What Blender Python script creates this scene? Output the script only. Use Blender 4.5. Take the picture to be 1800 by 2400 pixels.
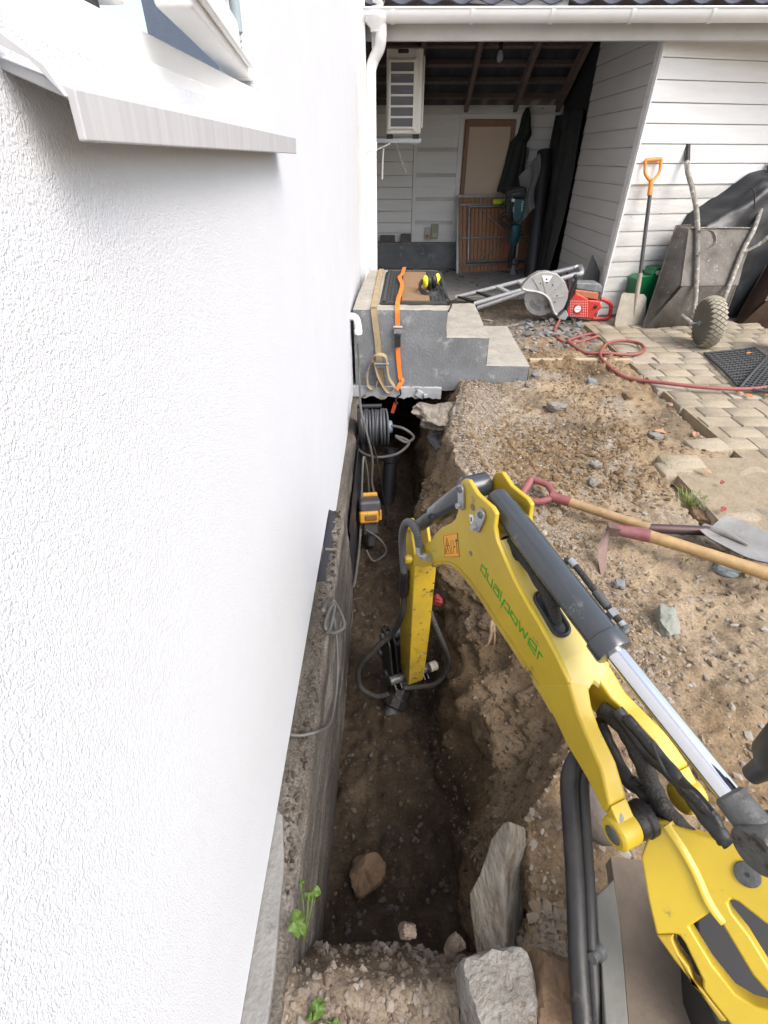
import bpy, math, random
import numpy as np
from mathutils import Vector as V, Matrix
from mathutils.bvhtree import BVHTree
random.seed(7); RNG = np.random.default_rng(7)
SC = bpy.context.scene
for o in list(bpy.data.objects): bpy.data.objects.remove(o)

# ------------------------------------------------------------------ camera
CAMH = 1.30
PITCH = math.atan(827 / 1132); YAW = math.atan(12 / 1402)
cam_d = bpy.data.cameras.new('camera'); cam = bpy.data.objects.new('camera', cam_d)
SC.collection.objects.link(cam); SC.camera = cam
cam.location = (0, 0, CAMH); cam.rotation_euler = (math.pi / 2 - PITCH, 0, YAW)
cam_d.sensor_fit = 'VERTICAL'; cam_d.sensor_height = 24.0; cam_d.lens = 24.0 * 1132 / 2400
cam_d.clip_start = 0.01; cam_d.clip_end = 500

# ------------------------------------------------------------------ sky, sun, exposure (bright overcast)
SUN_EL, SUN_AZ = math.radians(50), math.radians(128)   # azimuth clockwise from +y: light from behind right
w = bpy.data.worlds.new('World'); SC.world = w; w.use_nodes = True
nt = w.node_tree; nt.nodes.clear()
sky = nt.nodes.new('ShaderNodeTexSky'); sky.sky_type = 'NISHITA'; sky.sun_disc = False
sky.sun_elevation = SUN_EL; sky.sun_rotation = SUN_AZ; sky.dust_density = 4.0; sky.air_density = 1.0
hs = nt.nodes.new('ShaderNodeHueSaturation'); hs.inputs['Saturation'].default_value = 0.8
bg = nt.nodes.new('ShaderNodeBackground'); bg.inputs['Strength'].default_value = 0.15
wo = nt.nodes.new('ShaderNodeOutputWorld')
nt.links.new(sky.outputs[0], hs.inputs['Color']); nt.links.new(hs.outputs[0], bg.inputs[0]); nt.links.new(bg.outputs[0], wo.inputs[0])
sd = bpy.data.lights.new('sun', 'SUN'); sun = bpy.data.objects.new('sun', sd); SC.collection.objects.link(sun)
sd.energy = 0.75; sd.angle = math.radians(42); sd.color = (1, .99, .97)
sdir = V((math.sin(SUN_AZ) * math.cos(SUN_EL), math.cos(SUN_AZ) * math.cos(SUN_EL), math.sin(SUN_EL)))
sun.rotation_euler = sdir.to_track_quat('Z', 'Y').to_euler()
SC.view_settings.view_transform = 'Standard'; SC.view_settings.look = 'None'
SC.view_settings.gamma = 1; SC.view_settings.use_curve_mapping = False
SC.view_settings.exposure = 1.3
SC.cycles.max_bounces = 10; SC.cycles.diffuse_bounces = 8

# ------------------------------------------------------------------ survey helpers: photo measurement -> point on a known plane of the place
_c, _s = math.cos(PITCH), math.sin(PITCH); _cy, _sy = math.cos(YAW), math.sin(YAW)
CR, CF, CU, CC = V((_cy, _sy, 0)), V((-_sy * _c, _cy * _c, -_s)), V((-_sy * _s, _cy * _s, _c)), V((0, 0, CAMH))
def ray(u, v): return CF + CR * ((u - 900) / 1132) + CU * ((1200 - v) / 1132)
def on(u, v, p, n):
    d = ray(u, v); n = V(n); return CC + d * ((V(p) - CC).dot(n) / d.dot(n))
def gz(u, v, z=0.0): return on(u, v, (0, 0, z), (0, 0, 1))
def gy(u, v, y): return on(u, v, (0, y, 0), (0, 1, 0))
def gx(u, v, x): return on(u, v, (x, 0, 0), (1, 0, 0))

# ------------------------------------------------------------------ mesh builder
def cr(pts, n=6, closed=False):
    P = [V(p) for p in pts]; out = []; N = len(P)
    for i in range(N if closed else N - 1):
        g = (lambda k: P[k % N]) if closed else (lambda k: P[max(0, min(N - 1, k))])
        a, b, c, d = g(i - 1), g(i), g(i + 1), g(i + 2)
        for j in range(n):
            t = j / n
            out.append(.5 * ((2 * b) + (c - a) * t + (2 * a - 5 * b + 4 * c - d) * t * t + (3 * b - a - 3 * c + d) * t ** 3))
    if not closed: out.append(P[-1])
    return out
class B:
    def __init__(s): s.v = []; s.f = []
    def add(s, vs, fs):
        k = len(s.v); s.v += [tuple(p) for p in vs]; s.f += [tuple(i + k for i in q) for q in fs]; return s
    def box(s, c, d, rot=None):
        c = V(c); x, y, z = d[0] / 2, d[1] / 2, d[2] / 2
        vs = [V((a, b, e)) for a in (-x, x) for b in (-y, y) for e in (-z, z)]
        if rot is not None: vs = [rot @ q for q in vs]
        return s.add([c + q for q in vs], [(0, 1, 3, 2), (4, 6, 7, 5), (0, 4, 5, 1), (2, 3, 7, 6), (0, 2, 6, 4), (1, 5, 7, 3)])
    def hexa(s, lo, hi):
        return s.add(list(lo) + list(hi), [(3, 2, 1, 0), (4, 5, 6, 7)] + [(i, (i + 1) % 4, (i + 1) % 4 + 4, i + 4) for i in range(4)])
    def bar(s, a, b, wd, th, up=(0, 0, 1)):
        a, b = V(a), V(b); d = (b - a).normalized(); x = d.cross(V(up)).normalized(); z = x.cross(d)
        q = [x * i * wd / 2 + z * j * th / 2 for i, j in ((-1, -1), (1, -1), (1, 1), (-1, 1))]
        return s.hexa([a + k for k in q], [b + k for k in q])
    def prism(s, pts, vec):
        pts = [V(p) for p in pts]; vec = V(vec); n = len(pts)
        return s.add(pts + [p + vec for p in pts], [tuple(range(n))[::-1], tuple(range(n, 2 * n))] + [(i, (i + 1) % n, (i + 1) % n + n, i + n) for i in range(n)])
    def tube(s, pts, r, n=10, closed=False, flat=1.0, up=None):
        P = [V(p) for p in pts]; N = len(P); R = r if isinstance(r, (list, tuple)) else [r] * N
        vs = []; pu = None
        for i in range(N):
            if closed: t = (P[(i + 1) % N] - P[i - 1]).normalized()
            else: t = (P[min(N - 1, i + 1)] - P[max(0, i - 1)]).normalized()
            if pu is None:
                a = V(up) if up is not None else (V((0, 0, 1)) if abs(t.z) < .9 else V((1, 0, 0)))
            else: a = pu
            u = a - t * a.dot(t); u.normalize(); pu = u; w_ = t.cross(u)
            for k in range(n):
                g = 2 * math.pi * k / n; vs.append(P[i] + (u * math.cos(g) * flat + w_ * math.sin(g)) * R[i])
        fs = []
        for i in range(N if closed else N - 1):
            j = (i + 1) % N
            for k in range(n): fs.append((i * n + k, i * n + (k + 1) % n, j * n + (k + 1) % n, j * n + k))
        if not closed: fs += [tuple(range(n))[::-1], tuple((N - 1) * n + k for k in range(n))]
        return s.add(vs, fs)
    def cyl(s, a, b, r, r2=None, n=20): return s.tube([a, b], [r, r if r2 is None else r2], n)
    def lathe(s, o, ax, prof, n=24):
        o, ax = V(o), V(ax).normalized(); a = V((0, 0, 1)) if abs(ax.z) < .9 else V((1, 0, 0))
        u = (a - ax * a.dot(ax)).normalized(); w_ = ax.cross(u); vs = []
        for t, r in prof:
            for k in range(n):
                g = 2 * math.pi * k / n; vs.append(o + ax * t + (u * math.cos(g) + w_ * math.sin(g)) * r)
        fs = [(i * n + k, i * n + (k + 1) % n, (i + 1) * n + (k + 1) % n, (i + 1) * n + k) for i in range(len(prof) - 1) for k in range(n)]
        fs += [tuple(range(n))[::-1], tuple((len(prof) - 1) * n + k for k in range(n))]
        return s.add(vs, fs)
    def ribbon(s, pts, wdir, wd, th=.003):
        """flat webbing along pts; wdir is the width direction"""
        P = [V(p) for p in pts]; N = len(P); vs = []
        for i in range(N):
            wv = V(wdir[i] if isinstance(wdir, list) else wdir); t = (P[min(N - 1, i + 1)] - P[max(0, i - 1)]).normalized()
            wv = (wv - t * wv.dot(t)).normalized(); nn = t.cross(wv)
            for a, b in ((-1, -1), (1, -1), (1, 1), (-1, 1)): vs.append(P[i] + wv * a * wd / 2 + nn * b * th / 2)
        fs = [(i * 4 + k, i * 4 + (k + 1) % 4, i * 4 + 4 + (k + 1) % 4, i * 4 + 4 + k) for i in range(N - 1) for k in range(4)]
        return s.add(vs, fs + [(3, 2, 1, 0), tuple((N - 1) * 4 + k for k in range(4))])
    def ell(s, c, r, n=16, m=10, rot=None):
        c = V(c); vs = []
        for i in range(m + 1):
            a = math.pi * i / m
            for k in range(n):
                g = 2 * math.pi * k / n; q = V((math.sin(a) * math.cos(g) * r[0], math.sin(a) * math.sin(g) * r[1], math.cos(a) * r[2]))
                vs.append(c + (rot @ q if rot is not None else q))
        return s.add(vs, [(i * n + k, i * n + (k + 1) % n, (i + 1) * n + (k + 1) % n, (i + 1) * n + k) for i in range(m) for k in range(n)])
    def grid(s, rows):
        n = len(rows[0]); return s.add([p for r in rows for p in r], [(i * n + j, i * n + j + 1, (i + 1) * n + j + 1, (i + 1) * n + j) for i in range(len(rows) - 1) for j in range(n - 1)])
def tag(o, label, cat, group=None, kind=None):
    if label: o['label'] = label
    if cat: o['category'] = cat
    if group: o['group'] = group
    if kind: o['kind'] = kind
    return o
def T(name, loc, label, cat, group=None):
    o = bpy.data.objects.new(name, None); SC.collection.objects.link(o); o.location = loc; o.empty_display_size = .1
    return tag(o, label, cat, group)
def worldloc(o):
    p = V(o.location)
    if o.parent: p = o.matrix_parent_inverse @ p; p = worldloc(o.parent) + p
    return p
def adopt(o, parent):
    o.parent = parent; o.matrix_parent_inverse = Matrix.Translation(-worldloc(parent))
def M(name, b, mat, parent=None, bev=0, seg=2, ang=35, flat=False, weld=False):
    me = bpy.data.meshes.new(name); me.from_pydata(b.v, [], b.f); me.materials.append(mat)
    if not flat:
        me.polygons.foreach_set('use_smooth', [True] * len(me.polygons)); me.set_sharp_from_angle(angle=math.radians(ang))
    me.validate(); me.update()
    o = bpy.data.objects.new(name, me); SC.collection.objects.link(o)
    if bev:
        m = o.modifiers.new('bevel', 'BEVEL'); m.width = bev; m.segments = seg; m.limit_method = 'ANGLE'; m.angle_limit = math.radians(40); m.harden_normals = True
    if parent: adopt(o, parent)
    return o
def S(name, b, mat, **k):
    o = M(name, b, mat, **k); o['kind'] = 'structure'; return o

# ------------------------------------------------------------------ value noise in numpy
def _h(i, j, k, sd):
    n = (i.astype(np.int64) * 374761393 + j.astype(np.int64) * 668265263 + k.astype(np.int64) * 2147483647 + sd * 1274126177) & 0xffffffff
    n = ((n ^ (n >> 13)) * 1274126177) & 0xffffffff
    return ((n ^ (n >> 16)) & 0xffff) / 65535.0
def vn(P, sc, sd=0):
    Q = P * sc; I = np.floor(Q); Fr = Q - I; Fr = Fr * Fr * (3 - 2 * Fr); I = I.astype(np.int64); r = 0
    for a in (0, 1):
        for b in (0, 1):
            for c in (0, 1):
                wgt = (Fr[:, 0] if a else 1 - Fr[:, 0]) * (Fr[:, 1] if b else 1 - Fr[:, 1]) * (Fr[:, 2] if c else 1 - Fr[:, 2])
                r = r + wgt * _h(I[:, 0] + a, I[:, 1] + b, I[:, 2] + c, sd)
    return r * 2 - 1
def fbm(P, sc, o=4, sd=0, g=.5):
    r = 0; a = 1
    for k in range(o): r = r + a * vn(P, sc * 2 ** k, sd + k); a *= g
    return r
def sst(a, b, x): t = np.clip((x - a) / (b - a), 0, 1); return t * t * (3 - 2 * t)

# ------------------------------------------------------------------ materials
def pmat(name, c1, c2=None, scale=8, rough=.7, metal=0, bump=0, bscale=60, detail=6, spots=None, spot_scale=30, spot_amt=.6, stretch=(1, 1, 1), spec=.5, coat=0, trans=0, rvar=.15):
    m = bpy.data.materials.new(name); m.use_nodes = True; t = m.node_tree; L = t.links.new
    p = t.nodes['Principled BSDF']; p.inputs['Roughness'].default_value = rough; p.inputs['Metallic'].default_value = metal
    p.inputs['Specular IOR Level'].default_value = spec
    if coat: p.inputs['Coat Weight'].default_value = coat; p.inputs['Coat Roughness'].default_value = .12
    if trans: p.inputs['Transmission Weight'].default_value = trans
    tc = t.nodes.new('ShaderNodeTexCoord'); mp = t.nodes.new('ShaderNodeMapping'); mp.inputs['Scale'].default_value = stretch
    L(tc.outputs['Object'], mp.inputs['Vector'])
    c2 = c2 or tuple(x * .8 for x in c1)
    nz = t.nodes.new('ShaderNodeTexNoise'); nz.inputs['Scale'].default_value = scale; nz.inputs['Detail'].default_value = detail; nz.inputs['Roughness'].default_value = .65
    L(mp.outputs[0], nz.inputs['Vector'])
    rp = t.nodes.new('ShaderNodeValToRGB'); rp.color_ramp.elements[0].position = .33; rp.color_ramp.elements[1].position = .67
    rp.color_ramp.elements[0].color = (*c1, 1); rp.color_ramp.elements[1].color = (*c2, 1)
    L(nz.outputs[0], rp.inputs[0]); col = rp.outputs[0]
    if spots:
        n2 = t.nodes.new('ShaderNodeTexNoise'); n2.inputs['Scale'].default_value = spot_scale; n2.inputs['Detail'].default_value = 8; n2.inputs['Roughness'].default_value = .75
        L(mp.outputs[0], n2.inputs['Vector'])
        r2 = t.nodes.new('ShaderNodeValToRGB'); r2.color_ramp.elements[0].position = spot_amt; r2.color_ramp.elements[1].position = min(1, spot_amt + .07)
        L(n2.outputs[0], r2.inputs[0]); mx = t.nodes.new('ShaderNodeMix'); mx.data_type = 'RGBA'
        L(r2.outputs[0], mx.inputs[0]); L(col, mx.inputs[6]); mx.inputs[7].default_value = (*spots, 1); col = mx.outputs[2]
    L(col, p.inputs['Base Color'])
    if rvar:
        mr = t.nodes.new('ShaderNodeMapRange'); mr.inputs['To Min'].default_value = max(0.02, rough - rvar); mr.inputs['To Max'].default_value = min(1, rough + rvar)
        L(nz.outputs[0], mr.inputs[0]); L(mr.outputs[0], p.inputs['Roughness'])
    if bump:
        n3 = t.nodes.new('ShaderNodeTexNoise'); n3.inputs['Scale'].default_value = bscale; n3.inputs['Detail'].default_value = 5
        L(mp.outputs[0], n3.inputs['Vector']); bp = t.nodes.new('ShaderNodeBump'); bp.inputs['Strength'].default_value = bump; bp.inputs['Distance'].default_value = .01
        L(n3.outputs[0], bp.inputs['Height']); L(bp.outputs[0], p.inputs['Normal'])
    return m
K = {}
K['paint'] = pmat('white board paint', (.80, .80, .79), (.73, .73, .72), 5, .55, bump=.15, bscale=40, stretch=(.3, .3, 3), spots=(.55, .54, .51), spot_scale=22, spot_amt=.66)
K['paint_dirty'] = pmat('dirty white paint', (.66, .65, .62), (.5, .49, .46), 6, .6, bump=.2, bscale=50, stretch=(.4, .4, 2), spots=(.25, .24, .22), spot_scale=25, spot_amt=0.6)
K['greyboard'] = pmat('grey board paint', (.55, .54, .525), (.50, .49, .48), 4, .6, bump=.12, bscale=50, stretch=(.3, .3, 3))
K['pvc'] = pmat('white plastic', (.80, .80, .79), (.74, .74, .73), 4, .3, rvar=.08)
K['win'] = pmat('white window paint', (.80, .80, .79), (.74, .74, .72), 5, .35, bump=.05, bscale=90)
K['sillmetal'] = pmat('sill sheet metal', (.50, .50, .51), (.42, .42, .425), 6, .4, stretch=(1, 14, .6), bump=.03)
K['glass'] = pmat('window glass', (.20, .21, .215), (.17, .18, .185), 2, .05, rvar=0, spec=.8)
K['timber_dark'] = pmat('dark rafters', (.20, .155, .135), (.14, .105, .095), 9, .8, stretch=(6, 1, 6))
K['roofdark'] = pmat('dark roof sheet', (.06, .062, .075), (.042, .043, .053), 5, .5)
K['concrete'] = pmat('grey cast concrete', (.20, .21, .218), (.125, .132, .138), 3.2, .85, bump=.5, bscale=70, spots=(.27, .275, .272), spot_scale=8, spot_amt=.57)
K['concrete_worn'] = pmat('worn concrete', (.36, .335, .285), (.27, .25, .215), 7, .9, bump=.6, bscale=60, spots=(.24, .22, .19), spot_scale=28, spot_amt=0.57)
K['conc_light'] = pmat('light concrete', (.22, .217, .205), (.175, .172, .162), 9, .85, bump=.5, bscale=80, spots=(.14, .135, .13), spot_scale=40, spot_amt=0.58)
K['foam'] = pmat('pale foam board', (.40, .415, .43), (.31, .32, .335), 12, .8, bump=.4, bscale=120, spots=(.13, .12, .11), spot_scale=14, spot_amt=.56)
K['yellow'] = pmat('yellow machine paint', (.49, .35, .018), (.40, .28, .02), 2.6, .42, bump=.12, bscale=24, spots=(.20, .15, .05), spot_scale=15, spot_amt=.605, coat=.1)
K['yellow_dusty'] = pmat('dusty yellow paint', (.50, .385, .065), (.50, .43, .21), 5, .5, bump=.08, bscale=40, spots=(.24, .18, .08), spot_scale=13, spot_amt=.61)
K['yellow_worn'] = pmat('scraped yellow paint', (.44, .295, .014), (.27, .185, .022), 5, .5, bump=.15, bscale=40, spots=(.04, .032, .024), spot_scale=15, spot_amt=.565)
K['cylgrey'] = pmat('cylinder grey paint', (.045, .052, .059), (.034, .04, .045), 5, .24, spots=(.11, .115, .12), spot_scale=14, spot_amt=.60, coat=.35, rvar=.08)
K['chrome'] = pmat('chromed rod', (.72, .73, .75), (.66, .67, .69), 3, .13, 1, rvar=.04)
K['castgrey'] = pmat('cast grey steel', (.12, .123, .12), (.075, .077, .075), 12, .5, .4, bump=.3, bscale=60, spots=(.05, .042, .033), spot_scale=18, spot_amt=.58)
K['zinc'] = pmat('zinc steel', (.42, .43, .44), (.32, .33, .34), 20, .38, .7, rvar=.1)
K['black'] = pmat('black rubber', (.011, .011, .012), (.024, .023, .022), 9, .5, bump=.15, bscale=60, spots=(.06, .052, .042), spot_scale=16, spot_amt=.62)
K['hose'] = pmat('hose sleeve', (.014, .014, .013), (.034, .031, .027), 12, .75, bump=.6, bscale=220, spots=(.075, .063, .05), spot_scale=20, spot_amt=.58)
K['blacksteel'] = pmat('dirty black steel', (.012, .012, .012), (.035, .032, .029), 9, .45, .3, bump=.3, bscale=70, spots=(.10, .085, .068), spot_scale=22, spot_amt=.6)
K['tarp'] = pmat('black tarpaulin', (.016, .018, .02), (.026, .028, .03), 4, .4, bump=.4, bscale=14)
K['membrane'] = pmat('dark membrane', (.016, .016, .02), (.026, .025, .03), 4, .5, bump=.1, bscale=25)
K['orange'] = pmat('orange webbing', (.85, .20, .02), (.75, .16, .02), 30, .6, bump=.3, bscale=400)
K['beige'] = pmat('beige webbing', (.36, .28, .16), (.28, .21, .12), 20, .8, bump=.4, bscale=400)
K['wood'] = pmat('ash handle', (.42, .28, .125), (.31, .195, .08), 12, .5, stretch=(2, 2, 2), bump=.1)
K['wood_dirty'] = pmat('dirty ash handle', (.38, .26, .13), (.26, .17, .085), 14, .6, bump=.15)
K['slat'] = pmat('oiled table slat', (.38, .19, .10), (.28, .135, .07), 12, .55, stretch=(6, 6, .6))
K['plank'] = pmat('pale plank', (.45, .36, .24), (.36, .28, .18), 8, .8, stretch=(.6, 4, 4))
K['door'] = pmat('beige door blind', (.66, .53, .41), (.62, .50, .39), 2, .8)
K['doorframe'] = pmat('brown door frame', (.30, .17, .10), (.23, .13, .08), 8, .6, stretch=(4, 4, .5))
K['alu'] = pmat('aluminium', (.66, .67, .68), (.54, .55, .56), 12, .36, .35, spots=(.25, .25, .25), spot_scale=30, spot_amt=0.6)
K['steel_frame'] = pmat('galvanised frame', (.34, .35, .35), (.24, .25, .25), 14, .45, .6)
K['green'] = pmat('green plastic', (.008, .13, .045), (.006, .10, .035), 5, .35)
K['lime'] = pmat('lime level', (.36, .68, .03), (.3, .6, .02), 5, .4)
K['teal'] = pmat('teal tool plastic', (.012, .085, .10), (.01, .065, .08), 9, .45)
K['red'] = pmat('red plastic', (.52, .035, .025), (.40, .03, .02), 8, .4, spots=(.30, .22, .2), spot_scale=30, spot_amt=0.6)
K['sawtop'] = pmat('saw grey cover', (.10, .11, .12), (.20, .21, .21), 16, .6)
K['sawguard'] = pmat('saw cast guard', (.42, .42, .41), (.32, .32, .31), 12, .5, .4)
K['orange_dusty'] = pmat('dusty orange cover', (.42, .13, .05), (.32, .12, .07), 14, .7)
K['hosered'] = pmat('red rubber hose', (.22, .05, .045), (.27, .085, .075), 15, .6)
K['handlepink'] = pmat('worn red handle', (.19, .05, .052), (.25, .095, .09), 12, .6, bump=.1)
K['handleorange'] = pmat('orange handle plastic', (.72, .25, .035), (.62, .2, .03), 8, .45)
K['bladesteel'] = pmat('shovel steel', (.34, .33, .31), (.24, .23, .21), 10, .5, .4, bump=.15, spots=(.20, .16, .12), spot_scale=14, spot_amt=0.57)
K['shovel_mud'] = pmat('muddy shovel blade', (.36, .33, .27), (.26, .23, .18), 9, .8, bump=.3)
K['rust'] = pmat('rusty pink steel', (.12, .075, .062), (.19, .125, .105), 22, .6, .3, bump=.2)
K['barrow'] = pmat('cement caked barrow', (.17, .155, .135), (.075, .066, .056), 4, .75, bump=.6, bscale=50, spots=(.32, .31, .28), spot_scale=24, spot_amt=.595)
K['barrow_pipe'] = pmat('barrow tube caked', (.30, .28, .24), (.17, .155, .135), 16, .7, .2, bump=.5, bscale=70, spots=(.52, .51, .46), spot_scale=24, spot_amt=0.54)
K['barrow_brown'] = pmat('dark rusty barrow', (.085, .05, .036), (.05, .032, .026), 8, .55, .3, bump=.2)
K['tyre'] = pmat('dusty tyre', (.34, .31, .235), (.26, .235, .175), 12, .9, bump=.3)
K['tyre_dark'] = pmat('tyre groove', (.10, .095, .08), (.14, .13, .105), 12, .9)
K['mat'] = pmat('rubber mat', (.03, .033, .034), (.055, .057, .057), 16, .6)
K['coir'] = pmat('brown coir', (.34, .21, .11), (.24, .15, .08), 40, .95, bump=.8, bscale=200, stretch=(1, 8, 1))
K['neon'] = pmat('neon yellow plastic', (.78, .80, .02), (.7, .72, .02), 8, .4)
K['darkgreen'] = pmat('dark green cloth', (.014, .02, .017), (.025, .032, .028), 6, .8, bump=.3, bscale=40)
K['greycloth'] = pmat('grey cloth', (.24, .24, .235), (.18, .18, .178), 6, .9, bump=.4, bscale=30)
K['stone'] = pmat('grey schist', (.25, .24, .215), (.15, .135, .115), 22, .9, bump=1.0, bscale=90, stretch=(1, 1, 2.5), spots=(.12, .09, .06), spot_scale=14, spot_amt=.56)
K['stone_blue'] = pmat('bluish chip stone', (.19, .20, .205), (.135, .142, .145), 10, .8, bump=.5, bscale=40)
K['stone_green'] = pmat('pale greenish stone', (.24, .25, .205), (.17, .175, .145), 12, .8, bump=.5, bscale=50)
K['stone_brown'] = pmat('brown sandstone', (.17, .108, .06), (.11, .07, .04), 18, .9, bump=.9, bscale=40)
K['slabrock'] = pmat('weathered slab rock', (.27, .245, .20), (.115, .095, .07), 16, .9, bump=1.0, bscale=50, stretch=(2.5, .7, 2.5), spots=(.13, .09, .055), spot_scale=12, spot_amt=.55)
K['glassstone'] = pmat('pale blue stone', (.32, .38, .40), (.22, .27, .29), 12, .35, bump=.4, bscale=50)
K['leaf_orange'] = pmat('dry orange leaf', (.48, .21, .07), (.38, .15, .06), 20, .7)
K['leaf_tan'] = pmat('dry pinkish leaf', (.45, .24, .15), (.36, .19, .12), 20, .7)
K['leaf_yellow'] = pmat('yellow leaf', (.75, .55, .03), (.65, .46, .03), 10, .6)
K['leaf_red'] = pmat('red leaf', (.25, .04, .03), (.18, .03, .02), 10, .6)
K['leaf_green'] = pmat('green weed leaf', (.052, .115, .014), (.085, .13, .02), 60, .55, bump=.5, bscale=120, spots=(.12, .10, .03), spot_scale=80, spot_amt=.6)
K['grass'] = pmat('grass blade', (.14, .22, .04), (.25, .25, .09), 4, .7)
K['root'] = pmat('pale root', (.34, .25, .16), (.24, .17, .11), 30, .8, bump=.5)
K['brickgrey'] = pmat('loose grey brick', (.14, .13, .125), (.10, .092, .09), 12, .9, bump=.4)
K['card'] = pmat('printed carton', (.50, .47, .36), (.43, .41, .33), 12, .7)
K['cardgreen'] = pmat('greenish carton', (.30, .31, .2), (.36, .36, .26), 12, .7)
K['hpgrille'] = pmat('heat pump coil', (.085, .085, .095), (.12, .12, .128), 7, .6, bump=.4, bscale=300, stretch=(.05, .05, 1), spots=(.34, .35, .37), spot_scale=40, spot_amt=0.61)
K['hpcase'] = pmat('heat pump casing', (.58, .57, .52), (.52, .51, .47), 4, .45)
K['decal'] = pmat('green lettering', (.02, .30, .02), (.02, .26, .02), 4, .4)
K['sticker'] = pmat('orange warning sticker', (.75, .34, .02), (.7, .31, .02), 4, .4)
K['stickerblack'] = pmat('sticker print', (.03, .025, .02), (.04, .03, .02), 4, .5)
K['white'] = pmat('white print', (.75, .75, .73), (.68, .68, .66), 5, .5)
K['bulb'] = pmat('clear bulb glass', (.6, .62, .66), (.55, .57, .6), 3, .1, trans=.6)
K['toolyellow'] = pmat('orange tool plastic', (.55, .27, .025), (.45, .21, .02), 8, .5, spots=(.1, .09, .07), spot_scale=30, spot_amt=0.58)
K['tooldark'] = pmat('dark tool body', (.045, .047, .05), (.07, .07, .072), 10, .5)

def stucco():
    m = pmat('white rough render', (.575, .592, .622), (.55, .567, .597), 2, .7, spots=(.52, .532, .55), spot_scale=3, spot_amt=.64)
    t = m.node_tree; L = t.links.new; p = t.nodes['Principled BSDF']
    tc = t.nodes.new('ShaderNodeTexCoord')
    mp = t.nodes.new('ShaderNodeMapping'); mp.inputs['Scale'].default_value = (1, 1.25, .95); L(tc.outputs['Object'], mp.inputs['Vector'])
    wv = t.nodes.new('ShaderNodeTexNoise'); wv.inputs['Scale'].default_value = 90; wv.inputs['Detail'].default_value = 2; L(mp.outputs[0], wv.inputs['Vector'])
    av = t.nodes.new('ShaderNodeMix'); av.data_type = 'RGBA'; av.blend_type = 'LINEAR_LIGHT'; av.inputs[0].default_value = .012; L(mp.outputs[0], av.inputs[6]); L(wv.outputs['Color'], av.inputs[7])
    n = t.nodes.new('ShaderNodeTexVoronoi'); n.feature = 'SMOOTH_F1'; n.inputs['Scale'].default_value = 270; n.inputs['Smoothness'].default_value = .55; L(av.outputs[2], n.inputs['Vector'])
    n5 = t.nodes.new('ShaderNodeTexNoise'); n5.inputs['Scale'].default_value = 340; n5.inputs['Detail'].default_value = 3; L(mp.outputs[0], n5.inputs['Vector'])
    r = t.nodes.new('ShaderNodeMath'); r.operation = 'MULTIPLY_ADD'; r.inputs[1].default_value = -1.3; L(n.outputs['Distance'], r.inputs[0]); L(n5.outputs[0], r.inputs[2])
    n2 = t.nodes.new('ShaderNodeTexNoise'); n2.inputs['Scale'].default_value = 14; n2.inputs['Detail'].default_value = 3; L(tc.outputs['Object'], n2.inputs['Vector'])
    a = t.nodes.new('ShaderNodeMath'); a.operation = 'MULTIPLY_ADD'; a.inputs[1].default_value = 1.2; L(n2.outputs[0], a.inputs[0]); L(r.outputs[0], a.inputs[2])
    b = t.nodes.new('ShaderNodeBump'); b.inputs['Strength'].default_value = .55; b.inputs['Distance'].default_value = .0016; L(a.outputs[0], b.inputs['Height']); L(b.outputs[0], p.inputs['Normal'])
    return m
K['stucco'] = stucco()

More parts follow.
